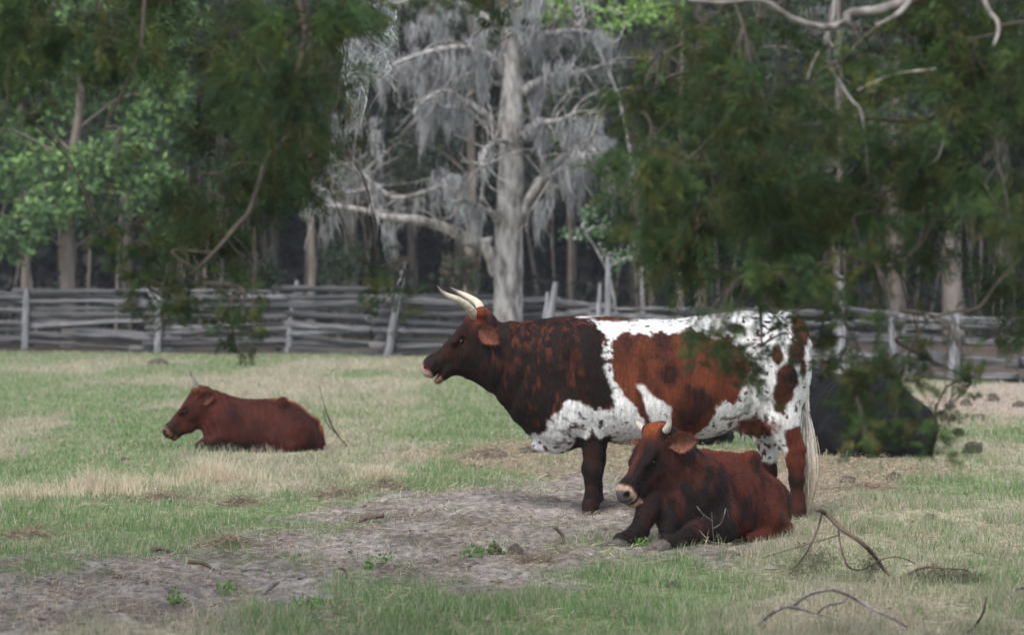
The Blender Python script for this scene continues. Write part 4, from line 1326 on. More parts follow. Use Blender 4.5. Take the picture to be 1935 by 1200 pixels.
for i in range(170):
    x0, y0 = g.uniform(-22, 22), g.uniform(75, 90)
    hh = g.uniform(2, 9); r0 = g.uniform(.02, .07); ln = g.normal(0, .12)
    q = catmull([np.array([x0, y0, -.1]), np.array([x0 + ln * hh * .4 + g.normal(0, .1), y0, hh * .5]), np.array([x0 + ln * hh, y0 + g.normal(0, .3), hh])], 4)
    V_, f = tube(q, [r0, r0 * .7, r0 * .3], 5, .1, i, False); ms.add(V_, f)
tag(ms.build('undergrowth_stems', M_BARKM), 'thin bare stems crowding the dark floor of the wood', 'undergrowth', kind='stuff')
# low green shrubs at the wood's edge
for i, (px, py, rx, ry, Y, lab, cols) in enumerate([(640, 500, 60, 60, 73, 'dark green shrub behind the fence left of the leaning posts', [(.05, .085, .035), (.035, .06, .03)]), (872, 512, 40, 36, 72, 'shrub with rusty leaves behind the fence by the horns', [(.05, .08, .035), (.035, .06, .03), (.075, .045, .028)]),
                                              (740, 330, 80, 70, 74, 'green shrub high behind the mossy tree branches', [(.055, .09, .035), (.04, .065, .03), (.10, .06, .03)]), (480, 520, 60, 50, 75, 'dark shrub behind the fence left of the tilted post', [(.04, .06, .035)])]):
    r = empty('shrub', (at(px, 600, Y)[0], Y, 0)); tag(r, lab, 'shrub')
    o = np.array(r.location); s = FPX / Y
    gg = np.random.default_rng(500 + i)
    c = at(px, py, Y) - o
    n = 900
    P = unit(gg.normal(0, 1, (n, 3))) * gg.random((n, 1)) ** .5 * np.array([rx / s, .6, ry / s]) + c
    m_ = MB(); leaf_cloud(m_, P, gg, .14, cols, .3); m_.build('foliage', M_LEAF, r, False)
    m_ = MB()
    for k in range(7):
        V_, f = tube(catmull([np.array([gg.normal(0, .05), gg.normal(0, .05), -.05]), c * .5 + gg.normal(0, .1, 3), P[k]], 4), [.02, .006], 4, 0, 0, False); m_.add(V_, f)
    m_.build('stem', M_BARKD, r)

# ------------------------------------------------------------------ grass of the field
g = np.random.default_rng(2024)
def scatter(n, y0=12.0, y1=66.0, margin=.218):
    y = np.exp(g.uniform(math.log(y0), math.log(y1), n))
    x = g.uniform(-1, 1, n) * (margin * y + .4)
    return x, y

def fence_y(x):
    return np.interp(x, [-30, -2.4, -.7, 1.8, 6.8, 30], [65.0, 58.5, 58.0, 54.5, 45.5, 33.5])

def blades(x, y, h, w, col, lean=.45, tipc=None):
    n = len(x)
    z = H(x, y) - .004
    a = g.random(n) * 6.2832
    ln = h * lean * g.uniform(.2, 1.8, n)
    b = g.random(n) * 6.2832
    ox, oy = np.cos(a) * w, np.sin(a) * w
    dx, dy = np.cos(b) * ln, np.sin(b) * ln
    p0 = np.stack([x - ox, y - oy, z], 1); p1 = np.stack([x + ox, y + oy, z], 1)
    m0 = np.stack([x - ox * .7 + dx * .35, y - oy * .7 + dy * .35, z + h * .6], 1); m1 = np.stack([x + ox * .7 + dx * .35, y + oy * .7 + dy * .35, z + h * .6], 1)
    t = np.stack([x + dx, y + dy, z + h * .95], 1)
    Vb = np.stack([p0, p1, m0, m1, t], 1).reshape(-1, 3)
    i = np.arange(n) * 5
    f = np.concatenate([np.stack([i, i + 1, i + 3], 1), np.stack([i, i + 3, i + 2], 1), np.stack([i + 2, i + 3, i + 4], 1)])
    c = np.repeat(col[:, None, :], 5, 1)
    if tipc is not None:
        c[:, 4] = c[:, 4] * .5 + tipc * .5
    return Vb, f, c.reshape(-1, 3)

def grass_colour(x, y, straw, n):
    gr = np.array([(.095, .195, .058), (.120, .225, .072), (.075, .155, .046), (.155, .245, .095)])
    st = np.array([(.38, .34, .26), (.30, .265, .20), (.44, .395, .31), (.25, .215, .165)])
    pick = g.random(n) < np.clip(.25 + .60 * straw, 0, 1)
    return np.where(pick[:, None], st[g.integers(0, 4, n)], gr[g.integers(0, 4, n)]) * g.uniform(.75, 1.2, (n, 1)), pick

N1 = 620000
x, y = scatter(N1)
dirt, lit, bare, straw = masks(x, y)
straw = np.clip(straw * (.9 - .5 * sstep(1.2, 3.0, x) * sstep(24, 20, y)) + .55 * sstep(30, 45, y) * (noise2(x, y * .3, .35, 71, 2)) + .25 * sstep(.55, .7, noise2(x, y * .5, 1.7, 72, 3)), 0, 1)
tuft = noise2(x, y * .6, 5.0, 73, 2)
keep = g.random(N1) > np.clip(dirt * .94 + lit * .72 + bare * .85, 0, .985) + .25 * (tuft < .42)
keep &= y < fence_y(x) + 1.0
x, y, straw, tuft, lit_, dirt_ = x[keep], y[keep], straw[keep], tuft[keep], lit[keep], dirt[keep]
n = len(x)
col, isst = grass_colour(x, y, straw, n)
h = (.022 + .055 * np.clip((tuft - .35) * 2.2, 0, 1)) * g.uniform(.6, 1.5, n) * np.where(isst, 1.1, 1.0) * (1 + .25 * sstep(17, 13, y))
w = .0013 * np.maximum(1, y / 15)
Vb, f, c = blades(x, y, h, w, col, .55)
ob = mk('grass', Vb, f, M_GRASS, None, c, False)
tag(ob, 'short green and straw coloured pasture grass covering the field', 'grass', kind='stuff')

# dry fibres and trampled stems lying on the ground
N2 = 120000
x, y = scatter(N2, 12.0, 40)
dirt, lit, bare, straw = masks(x, y)
keep = g.random(N2) < np.clip(.22 + .9 * lit + 1.2 * dirt * (1 - dirt) + .6 * dirt * (noise2(x, y * .6, 3.0, 81, 3) > .5) + .5 * bare + .55 * sstep(.52, .66, noise2(x, y * .5, 2.2, 82, 3)), 0, 1)
x, y = x[keep], y[keep]; n = len(x)
a = g.random(n) * 6.28; L = g.uniform(.02, .075, n); z = H(x, y) + g.uniform(.002, .022, n) + .02 * lit[keep]
w = .0012 * np.maximum(1, y / 16) * g.uniform(.7, 1.6, n)
d = np.stack([np.cos(a) * L, np.sin(a) * L, g.normal(0, .35, n) * L], 1)
s_ = np.stack([-np.sin(a) * w, np.cos(a) * w, w * .6], 1)
p = np.stack([x, y, z], 1)
Vb = np.stack([p - s_, p + s_, p + d + s_ * .6, p + d - s_ * .6], 1).reshape(-1, 3)
tc = np.array([(.30, .235, .16), (.38, .31, .22), (.20, .15, .11), (.13, .095, .07), (.45, .38, .28)])
c = np.repeat(tc[g.integers(0, 5, n)] * g.uniform(.7, 1.2, (n, 1)), 4, 0)
ob = mk('straw_litter', Vb, np.arange(4 * n).reshape(-1, 4), M_GRASS, None, c, False)
tag(ob, 'dry trampled stems and fibres scattered over the ground', 'straw', kind='stuff')

# small dark crumbs and leaf scraps
N3 = 4200
x, y = scatter(N3, 12.0, 44)
dirt, lit, bare, straw = masks(x, y)
keep = g.random(N3) < np.clip(.16 + .8 * lit + .35 * dirt + .8 * bare + .5 * sstep(15, 13, y), 0, 1)
x, y = x[keep], y[keep]; n = len(x)
r = g.uniform(.004, .013, n) * np.where(g.random(n) < .07, 2.2, 1)
z = H(x, y) + r * .2
oct_ = np.array([(1, 0, 0), (-1, 0, 0), (0, 1, 0), (0, -1, 0), (0, 0, .45), (0, 0, -.45)], float)
Vb = np.stack([x, y, z], 1)[:, None, :] + oct_[None] * r[:, None, None] * g.uniform(.5, 1.5, (n, 6, 1)) + g.normal(0, .15, (n, 6, 3)) * r[:, None, None]
of = np.array([(0, 2, 4), (2, 1, 4), (1, 3, 4), (3, 0, 4), (2, 0, 5), (1, 2, 5), (3, 1, 5), (0, 3, 5)])
f = (np.arange(n)[:, None, None] * 6 + of[None]).reshape(-1, 3)
tc = np.array([(.09, .07, .06), (.12, .09, .07), (.18, .135, .10), (.24, .21, .19), (.06, .05, .045)])
c = np.repeat(tc[g.integers(0, 5, n)], 6, 0)
ob = mk('debris', Vb.reshape(-1, 3), f, M_GRASS, None, c, False)
tag(ob, 'small dark crumbs of dung, bark and leaf on the ground', 'debris', kind='stuff')

# trodden crumbs of sandy soil
N4 = 16000
x, y = scatter(N4, 12.0, 30)
dirt, lit, bare, straw = masks(x, y)
keep = g.random(N4) < np.clip(dirt * (.25 + 1.1 * (noise2(x, y * .6, 4.0, 85, 2) > .52)) + .25 * lit, 0, 1)
x, y = x[keep], y[keep]; n = len(x)
r = g.uniform(.005, .014, n) * np.where(g.random(n) < .10, 1.8, 1)
z = H(x, y)
Vb = np.stack([x, y, z], 1)[:, None, :] + oct_[None] * np.array([1.3, 1.3, 1.1]) * r[:, None, None] * g.uniform(.5, 1.5, (n, 6, 1)) + g.normal(0, .2, (n, 6, 3)) * r[:, None, None]
f = (np.arange(n)[:, None, None] * 6 + of[None]).reshape(-1, 3)
tc = np.array([(.19, .165, .15), (.235, .205, .188), (.145, .122, .108), (.10, .08, .068), (.21, .17, .14)])
c = np.repeat(tc[g.integers(0, 5, n)] * g.uniform(.8, 1.15, (n, 1)), 6, 0)
ob = mk('soil_crumbs', Vb.reshape(-1, 3), f, M_GROUND, None, c, False)
tag(ob, 'grey crumbs of trodden sandy soil', 'soil', kind='stuff')

# tall dry tussocks
def tussock(px, py, n, hgt, spread, label, seed):
    global g
    b = gnd(px, py)
    root = empty('dry_tussock', b)
    gs, g = g, np.random.default_rng(seed)
    x = g.normal(0, spread * 1.7, n); y = g.normal(0, spread * .8, n)
    hh = hgt * (.35 + .9 * noise2(x + seed, y, 9.0, seed, 2)) * np.exp(-(x ** 2 / 4 + y ** 2) / (2 * (spread * 1.6) ** 2)) * g.uniform(.2, 1.25, n)
    st = np.array([(.56, .48, .36), (.62, .54, .41), (.48, .40, .29)])
    Vb, f, c = blades(x + b[0], y + b[1], hh, np.full(n, .0014), st[g.integers(0, 3, n)] * g.uniform(.8, 1.15, (n, 1)), .5)
    Vb = Vb - b
    ob = mk('blades', Vb, f, M_GRASS, root, c, False)
    tag(ob, kind='stuff')
    tag(root, label, 'dry grass', 'dry tussocks')
    g = gs
for i, (px, py, n, hg, spd, lab) in enumerate([(195, 934, 1700, .24, .12, 'wide straw coloured tussock between the left edge and the debris heap'), (405, 912, 1900, .28, .11, 'tall straw coloured tussock in front of the red heifer'), (718, 906, 900, .24, .06, 'small upright straw tussock beside the bare mound'),
                                           (50, 942, 1300, .20, .15, 'low straw tussock at the left edge of the field'), (310, 920, 600, .17, .12, 'thin straw tussock between the two big ones')]):
    tussock(px, py, n, hg, spd, lab, 900 + i)

# ------------------------------------------------------------------ cedars overhanging from both sides
def plumes(mb, P, Dv, L, g, cols, M=44, wid=.0016, tone=None):
    """feathery sprays: a thin stem with side twiglets"""
    n = len(P)
    Dv = unit(Dv)
    A = unit(np.cross(Dv, g.normal(0, 1, (n, 3)))); B = np.cross(Dv, A)
    t = (np.arange(M) + .5) / M
    t = np.clip(t[None, :] + g.normal(0, .02, (n, M)), .03, 1)
    ang = g.normal(0, .55, (n, M)) + np.where(np.arange(M) % 2, 0, math.pi)[None, :]
    sd = np.cos(ang)[..., None] * A[:, None] + np.sin(ang)[..., None] * B[:, None]
    l = (.085 * (1 - .62 * t) * g.uniform(.6, 1.25, (n, M)) * (L[:, None] / .2) ** .6)[..., None]
    curve = np.stack([np.zeros_like(t), np.zeros_like(t), -.22 * (L[:, None] * t) ** 2 / .2], -1)
    p0 = P[:, None] + Dv[:, None] * (L[:, None] * t)[..., None] + curve
    d = unit(sd * .62 + Dv[:, None] * .8 + np.array([0, 0, -.20]) + g.normal(0, .14, (n, M, 3)))
    p1 = p0 + d * l
    s = unit(np.cross(d, g.normal(0, 1, (n, M, 3)))) * wid
    Vp = np.stack([p0 + s * .6, p0 + d * l * .45 - s, p1], 2).reshape(-1, 3)
    Vq = np.stack([p0 - s * .4 + d * l * .1, p0 + d * l * .6 + s * 1.1 + sd * l * .10, p1 + sd * l * .22 - d * l * .12], 2).reshape(-1, 3)
    c = np.asarray(cols)[g.integers(0, len(cols), n)] * g.uniform(.7, 1.3, (n, 1))
    if tone is not None: c = c * tone[:, None]
    c = np.repeat(c, M, 0) * g.uniform(.8, 1.2, (n * M, 1))
    c = np.repeat(c, 3, 0)
    mb.add(Vp, np.arange(len(Vp)).reshape(-1, 3), c)
    mb.add(Vq, np.arange(len(Vq)).reshape(-1, 3), c)

CED = [(.032, .062, .017), (.046, .080, .020), (.026, .056, .019), (.064, .084, .018), (.028, .060, .024), (.074, .072, .021)]
def cedar(label, trunk_xy, blobs, limbs, twigs, seed, Yr, per):
    g = np.random.default_rng(seed)
    o = np.array([trunk_xy[0], trunk_xy[1], 0.0])
    root = empty('cedar_tree', o)
    tag(root, label, 'tree', 'cedars overhanging the field')
    limb('trunk', [np.array([0, 0, -.1]), np.array([.03, .02, 1.2]), np.array([-.02, .05, 2.6]), np.array([.05, 0, 4.2]), np.array([0, .04, 6.5]), np.array([.02, 0, 9.0])], [.24, .19, .16, .12, .07, .02], root, 12, M_BARKD, seed)
    nodes = []
    for (pts, rad, Y0, Y1, mat) in limbs:
        m = len(pts)
        P3 = [at(a, b, Y0 + (Y1 - Y0) * k / (m - 1)) - o for k, (a, b) in enumerate(pts)]
        _, P = limb('branch', P3, np.array(rad), root, 8, mat, seed)
        nodes.append(P)
    # the boughs that carry these limbs back to the trunk
    tops = [P[np.argmax(P[:, 2])] for P in nodes]
    for k, q in enumerate(tops):
        if q[2] < CAMZ + .0925 * (q[1] + o[1]): continue
        st = np.array([0, 0, q[2] + g.uniform(-.4, .3)])
        if np.linalg.norm(q - st) > .3:
            _, P = limb('bough', [st, st * .6 + q * .4 + np.array([0, 0, .30]), q], [.055, .035, .014], root, 8, M_BARKD, k)
            nodes.append(P)
    NP = np.concatenate(nodes)
    mb, tb = MB(), MB()
    for (px, py, rx, ry, w) in sorted(blobs, key=lambda b: b[1]):
        Y = g.uniform(*Yr)
        s = FPX / Y
        c = at(px, py - min(24, ry * .35), Y) - o
        dist = np.linalg.norm((NP - c) * np.array([1, .6, 1.0]) - np.array([0, 0, .15]), axis=1)
        a = NP[np.argmin(dist)]
        NP = np.vstack([NP, c])
        Y = Y
        q = catmull([a, (a + c) / 2 + np.array([g.normal(0, .06), 0, .06]), c + np.array([0, 0, .02])], 6)
        V_, f = tube(q, [.006, .0045, .002], 5, .1, seed, False); tb.add(V_, f)
        n = int(per * w * (rx * ry) / 1e4 * (1 if rx > 45 else 1.25)) + 6
        nt_ = max(5, n // 9)
        tips = unit(g.normal(0, 1, (nt_, 3))) * (g.random((nt_, 1)) ** .40) * np.array([rx / s, min(.38, rx / s * 1.2), ry / s]) * .85 + c
        for k in range(0, nt_, 2):
            st = q[g.integers(len(q) // 3, len(q))]
            qq = catmull([st, (st + tips[k]) / 2 + g.normal(0, .025, 3) + np.array([0, 0, .02]), tips[k]], 3)
            V_, f = tube(qq, [.0042, .0015], 4, 0, 0, False); tb.add(V_, f)
        idx = g.integers(0, nt_, n)
        cz = tips[idx]
        tone = g.uniform(.42, 1.2, nt_)[idx]  # random brightness per tip: lit and shaded clumps put into the foliage colour
        out = unit(cz - c + np.array([0, 0, .06])) * .55 + np.array([0, 0, -.50]) + g.normal(0, .40, (n, 3))
        plumes(mb, cz + g.normal(0, .030, (n, 3)), out, g.uniform(.5, 1.15, n) * min(.20, max(.07, 1.15 * ry / s)), g, CED, tone=tone)
    # higher, sparser part of the crown up to the top of the tree
    n = 5200
    th = g.random(n) * 6.28; zz = g.uniform(2.75, 8.5, n)
    rr = (3.6 * (1 - (zz - 2.2) / 7.2)) * g.random(n) ** .5
    P = np.stack([np.cos(th) * rr, np.sin(th) * rr, zz], 1)
    if True:
        k = ~((np.abs(P[:, 0] + o[0]) < (P[:, 1] + o[1]) * .176) & (P[:, 2] < CAMZ + .094 * (P[:, 1] + o[1]) + .15))
        P = P[k]
    plumes(mb, P, np.stack([np.cos(th), np.sin(th), -.4 * np.ones(n)], 1)[k] + g.normal(0, .3, (len(P), 3)), g.uniform(.22, .45, len(P)), g, CED, 12, .008)
    for (pts, rad, Y0, Y1, mat) in twigs:
        m = len(pts)
        P3 = [at(a, b, Y0 + (Y1 - Y0) * k / (m - 1)) - o for k, (a, b) in enumerate(pts)]
        limb('twig', P3, np.array(rad), root, 6, mat, seed)
    ob = tb.build('twigs', M_TWIG, root); tag(ob, kind='stuff')
    ob = mb.build('crown', M_CEDAR, root, False)
    return root

LB = [(60, 50, 110, 80, 1), (180, 60, 130, 90, 1), (330, 50, 110, 90, 1), (440, 110, 120, 110, 1.1), (560, 80, 110, 110, 1.1), (620, 40, 70, 70, 1), (640, 170, 34, 80, .5), (530, 220, 110, 90, 1.1), (460, 300, 100, 80, 1.1), (560, 310, 70, 60, 1),
      (410, 400, 90, 70, 1.1), (480, 390, 70, 70, 1.1), (420, 470, 90, 60, 1.1), (340, 480, 80, 60, 1), (250, 470, 70, 40, .9), (195, 468, 45, 35, .8), (310, 540, 70, 45, 1.1), (390, 550, 60, 45, 1.1), (330, 600, 50, 32, 1.1), (300, 575, 50, 30, 1),
      (440, 600, 48, 40, .9), (455, 635, 36, 36, 1.1), (440, 665, 32, 22, 1.0), (480, 545, 36, 40, .6), (40, 190, 70, 50, .7), (190, 140, 60, 45, .7), (110, 120, 80, 50, 1), (220, 320, 45, 24, .6), (50, 225, 50, 26, .5), (590, 350, 40, 50, .8), (520, 360, 50, 40, .9), (545, 375, 30, 30, .8),
      (700, 20, 60, 30, 1), (810, 8, 60, 30, 1), (930, 18, 48, 34, 1.1), (950, 45, 28, 24, .9), (880, -10, 60, 30, 1), (735, 545, 34, 40, .9), (728, 585, 30, 30, 1.0), (715, 512, 26, 20, .6), (300, 120, 50, 40, .5), (620, 260, 40, 50, .6),
      (-60, 100, 90, 120, 1), (-70, 280, 80, 80, .8), (300, -60, 300, 50, 1), (650, -60, 200, 40, 1)]
LL = [([(-60, -120), (60, -60), (200, -30), (330, -20), (470, -20), (620, -30), (780, -20), (930, -15)], [.035, .030, .024, .018, .013, .009, .005], 11.6, 11.0, M_TWIG),
      ([(560, -20), (575, 60), (560, 150), (545, 250), (505, 300), (488, 350), (470, 400), (448, 425), (410, 470), (360, 520)], [.013, .012, .011, .010, .009, .007, .004], 11.2, 10.6, M_TWIG),
      ([(274, -10), (270, 50), (266, 90), (248, 135), (230, 175), (208, 215), (202, 240)], [.008, .007, .006, .005, .003], 11.0, 10.7, M_TWIG)]
LT = [([(484, 105), (498, 128), (513, 150), (518, 170), (526, 195)], [.004, .0035, .003, .002], 10.6, 10.5, M_BARKM), ([(520, 95), (512, 150), (500, 180)], [.003, .002], 10.6, 10.6, M_TWIG),
      ([(480, 430), (482, 500), (478, 560), (476, 600), (470, 640)], [.0035, .003, .002], 10.7, 10.6, M_TWIG), ([(20, 100), (12, 160), (14, 180), (0, 215)], [.004, .003], 10.8, 10.8, M_TWIG),
      ([(600, 300), (640, 400), (668, 470), (700, 502), (725, 530), (738, 560)], [.004, .0035, .003, .002], 11.2, 11.6, M_TWIG), ([(700, 60), (690, 180), (672, 260), (668, 330), (676, 380), (668, 440)], [.0022, .002, .0015], 11.4, 11.2, M_DEADW)]
cedar('dark feathery cedar hanging into the upper left of the view', (-3.7, 12.0), LB, LL, LT, 71, (10.3, 12.4), 86)

RB = [(1200, 240, 60, 60, .9), (1195, 310, 55, 50, .8), (1240, 300, 80, 70, 1), (1220, 390, 80, 60, 1), (1190, 430, 50, 40, .9), (1300, 190, 90, 80, 1.1), (1250, 170, 60, 60, .8), (1310, 90, 60, 50, .6), (1340, 60, 60, 40, .8), (1360, 280, 110, 100, 1.1), (1320, 390, 110, 90, 1.1), (1280, 460, 80, 60, 1), (1270, 510, 60, 40, .9),
      (1330, 520, 80, 60, 1.1), (1410, 540, 80, 60, 1.1), (1450, 570, 70, 36, 1.1), (1480, 460, 110, 80, 1.1), (1460, 360, 100, 90, 1.1), (1430, 220, 90, 90, 1.1), (1400, 120, 80, 70, 1), (1480, 60, 60, 40, .8), (1540, 120, 60, 40, .4), (1560, 260, 90, 60, .7), (1580, 350, 100, 80, 1.1), (1590, 440, 100, 80, 1.1), (1560, 540, 70, 50, .9),
      (1660, 320, 90, 70, 1), (1660, 420, 80, 70, 1), (1700, 180, 80, 60, .9), (1640, 120, 70, 50, .8), (1700, 80, 90, 60, 1.1), (1790, 60, 90, 70, 1.1), (1780, 160, 90, 80, 1.1), (1880, 60, 80, 80, 1.1), (1880, 190, 80, 90, 1.1), (1790, 270, 90, 80, 1.0), (1880, 320, 80, 90, 1.1), (1780, 370, 70, 60, .8), (1840, 430, 80, 70, .8), (1910, 450, 50, 80, 1),
      (1720, 480, 60, 50, .5), (1640, 510, 70, 40, .8), (1800, 520, 60, 50, .5), (1900, 560, 50, 60, .9), (1860, 600, 40, 40, .5), (1910, 640, 36, 40, .7), (1490, 590, 40, 26, .9), (1560, 600, 40, 30, .5),
      (1345, 650, 36, 26, 1.0), (1385, 660, 40, 34, 1.2), (1400, 700, 40, 26, .9), (1440, 690, 36, 30, .6), (1430, 735, 36, 22, .6), (1340, 668, 24, 18, .8), (1570, 650, 40, 40, .5), (1550, 690, 36, 30, .4), (1640, 710, 60, 40, 1.5), (1690, 705, 40, 40, 1.4), (1620, 770, 40, 34, 1.1), (1660, 790, 50, 40, 1.7), (1690, 825, 40, 26, 1.4), (1580, 720, 36, 26, .5), (1630, 825, 34, 22, 1.1),
      (1700, 600, 40, 40, .5), (1735, 650, 36, 46, .6), (1740, 720, 22, 30, .5), (1780, 795, 30, 22, .9), (1780, 818, 38, 26, 1.1), (1755, 835, 26, 18, .8), (1810, 725, 34, 22, .7), (1825, 690, 30, 20, .4), (1490, 640, 30, 24, .4), (1600, 600, 40, 40, .35),
      (2000, 120, 80, 120, 1), (2010, 350, 80, 120, 1), (2000, 560, 60, 80, .8), (1500, -50, 200, 40, 1), (1800, -60, 200, 50, 1), (1250, -30, 70, 30, .4)]
RL = [([(2050, -160), (1960, -90), (1880, -50), (1800, -20), (1719, 0), (1657, 18), (1606, 24), (1598, 40), (1570, 50), (1533, 46), (1492, 31), (1451, 4), (1420, -2), (1368, 3), (1300, -2)], [.045, .035, .026, .021, .018, .015, .014, .013, .011, .010, .008, .005], 11.0, 10.4, M_DEADW),
      ([(1800, -40), (1805, 60), (1810, 160), (1790, 250), (1778, 320), (1770, 370), (1766, 405), (1740, 456), (1694, 500), (1640, 520), (1585, 530), (1500, 545)], [.016, .015, .013, .011, .010, .008, .005, .003], 11.0, 10.5, M_TWIG),
      ([(1580, -10), (1572, 40), (1563, 74), (1569, 120), (1590, 160), (1610, 190), (1626, 208), (1635, 260), (1640, 330)], [.010, .009, .008, .006, .004], 10.8, 10.7, M_DEADW),
      ([(1563, 74), (1540, 110), (1525, 150)], [.006, .005, .003], 10.8, 10.7, M_DEADW),
      ([(1859, -5), (1868, 18), (1885, 40), (1886, 62), (1878, 85)], [.010, .009, .008, .005], 10.6, 10.5, M_DEADW), ([(1719, 0), (1700, 22), (1675, 38), (1655, 46)], [.012, .010, .006], 10.8, 10.7, M_DEADW),
      ([(1760, 225), (1709, 228), (1660, 223), (1620, 222), (1560, 230), (1490, 245)], [.009, .009, .007, .005, .003], 10.9, 10.7, M_TWIG),
      ([(1440, -20), (1425, 80), (1400, 170), (1360, 240), (1300, 300), (1240, 330)], [.012, .011, .009, .006, .003], 11.2, 10.8, M_TWIG)]
RT = [([(1935, 480), (1880, 540), (1850, 580), (1800, 590), (1745, 605)], [.008, .007, .006, .004], 10.8, 10.7, M_TWIG), ([(1790, 585), (1805, 610), (1800, 640), (1785, 680), (1787, 730), (1785, 790)], [.0035, .003, .003, .002], 10.7, 10.6, M_TWIG),
      ([(1800, 600), (1790, 650), (1792, 680), (1800, 692)], [.003, .002], 10.7, 10.7, M_TWIG), ([(1730, 560), (1735, 620), (1733, 680), (1740, 740)], [.004, .003, .002], 10.7, 10.7, M_TWIG), ([(1780, 250), (1783, 262), (1770, 300), (1740, 315)], [.004, .003], 10.6, 10.6, M_DEADW),
      ([(1560, 560), (1500, 590), (1460, 620), (1420, 650), (1380, 660)], [.004, .003, .002], 10.7, 10.6, M_TWIG), ([(1650, 520), (1660, 600), (1650, 680), (1655, 760)], [.004, .003, .002], 10.8, 10.7, M_TWIG), ([(1770, 130), (1690, 140), (1620, 170)], [.006, .004], 10.7, 10.7, M_DEADW)]
cedar('broad dark cedar hanging over the upper right of the view', (3.9, 11.8), RB, RL, RT, 72, (10.1, 12.2), 94)

# sharp strand of grey moss on the left cedar
g = np.random.default_rng(8)
top = at(703, -30, 14.0)
r = empty('moss_strand', top); tag(r, 'pale grey moss strand dangling from the cedar at the top centre', 'moss')
mm = MB()
for (dx, dz, n, l0, l1, sp_) in ((0, .05, 420, .30, .62, .022), (.01, -.12, 260, .3, .50, .022), (-.05, .05, 160, .1, .30, .03), (.05, .06, 150, .1, .28, .03), (-.06, .0, 60, .5, .85, .015)):
    T = np.array([np.array([dx + u, 0, dz]) for u in np.linspace(-.02, .02, 5)])
    moss_clump(mm, T, g, int(n * 1.3), l0, l1, sp_, (.62, .62, .66), .0026)
mm.build('strands', M_MOSS, r).__setitem__('kind', 'stuff')
V_, f = tube(catmull([at(560, -60, 13.6) - top, at(640, -45, 13.8) - top, at(703, -28, 14.0) - top, at(760, -30, 14.1) - top], 4), [.008, .005, .003], 6); mk('twig', V_, f, M_TWIG, r)

# ------------------------------------------------------------------ fallen branches, sticks, weeds, dung
def fallen(name, label, strands, Y=None, mat=M_STICK, cat='branch', seed=0, tufts=()):
    """strands: list of (pixel polyline, radii); they lie or arch over the ground near the first point of the first one"""
    px, py = strands[0][2] if len(strands[0]) > 2 else strands[0][0][-1]
    b = gnd(px, py); b[2] = float(H(b[0], b[1]))
    root = empty(name, b)
    tag(root, label, cat)
    for i, st in enumerate(strands):
        P3 = []
        m = len(st[0])
        for k, (a, c_) in enumerate(st[0]):
            q = at(a, c_, b[1] + (.10 * math.sin(k * 1.7 + i)))
            q[2] = max(q[2], float(H(q[0], q[1])) + .004)
            P3.append(q - b)
        limb('main_stem' if i == 0 else 'side_stem', P3, np.array(st[1]), root, 6, mat, seed + i)
    if tufts:
        mb = MB(); gg = np.random.default_rng(seed)
        for (a, c_, rx, ry, n) in tufts:
            s = FPX / b[1]
            cc = at(a, c_, b[1]) - b
            P = cc + unit(gg.normal(0, 1, (n, 3))) * gg.random((n, 1)) ** .5 * np.array([rx / s, .12, ry / s])
            P[:, 2] = np.maximum(P[:, 2], .03)
            plumes(mb, P, gg.normal(0, .6, (n, 3)) + np.array([.1, 0, -.55]), gg.uniform(.05, .11, n), gg, [(.085, .08, .055), (.11, .10, .07), (.06, .065, .04)], 9, .0016)
        ob = mb.build('dead_foliage', M_CEDAR, root, False); tag(ob, kind='stuff')
    return root
fallen('fallen_branch', 'bent brown fallen branch with withered foliage in the grass right of the calf',
    [([(1543, 962), (1562, 972), (1590, 1000), (1630, 1028), (1655, 1055), (1675, 1082), (1696, 1092), (1722, 1082), (1745, 1074), (1772, 1073), (1790, 1082)], [.016, .014, .013, .011, .010, .009, .007, .004], (1696, 1096)),
     ([(1553, 972), (1545, 1000), (1532, 1030), (1515, 1058), (1500, 1075)], [.007, .006, .005, .003]), ([(1585, 1002), (1588, 1030), (1602, 1070), (1625, 1078), (1655, 1066), (1672, 1056), (1700, 1054), (1730, 1066)], [.006, .005, .004, .003]),
     ([(1585, 1012), (1545, 1024), (1490, 1040), (1440, 1056)], [.004, .003, .002]), ([(1760, 1074), (1800, 1076), (1830, 1080), (1850, 1100)], [.005, .003]), ([(1740, 1080), (1760, 1110), (1790, 1125)], [.004, .003])],
    seed=3, tufts=((1790, 1105, 60, 26, 260), (1740, 1095, 40, 22, 90), (1640, 1060, 20, 24, 50), (1540, 1050, 40, 26, 80), (1500, 1075, 24, 20, 30), (1830, 1100, 24, 26, 60)))
fallen('fallen_branch', 'pale arched dead branch lying at the bottom right of the grass',
    [([(1403, 1198), (1430, 1182), (1455, 1162), (1482, 1148), (1512, 1152), (1545, 1162), (1580, 1172)], [.011, .011, .010, .009, .006, .004], (1430, 1186)),
     ([(1500, 1144), (1525, 1126), (1560, 1116), (1590, 1120), (1625, 1138), (1660, 1158), (1690, 1172), (1715, 1190)], [.009, .009, .009, .008, .007, .005]), ([(1545, 1160), (1562, 1146), (1590, 1140), (1602, 1130)], [.006, .005, .004])], mat=M_DEADW, seed=13)
fallen('fallen_stick', 'short pale stick at the right edge below the fallen branch', [([(1940, 1110), (1918, 1116), (1908, 1132)], [.008, .007, .004], (1908, 1136))], mat=M_DEADW, cat='stick', seed=17)
fallen('fallen_stick', 'dark curved stick rising in the lower right corner', [([(1830, 1196), (1845, 1180), (1858, 1158), (1864, 1130)], [.008, .007, .005, .003], (1830, 1198))], cat='stick', seed=18)
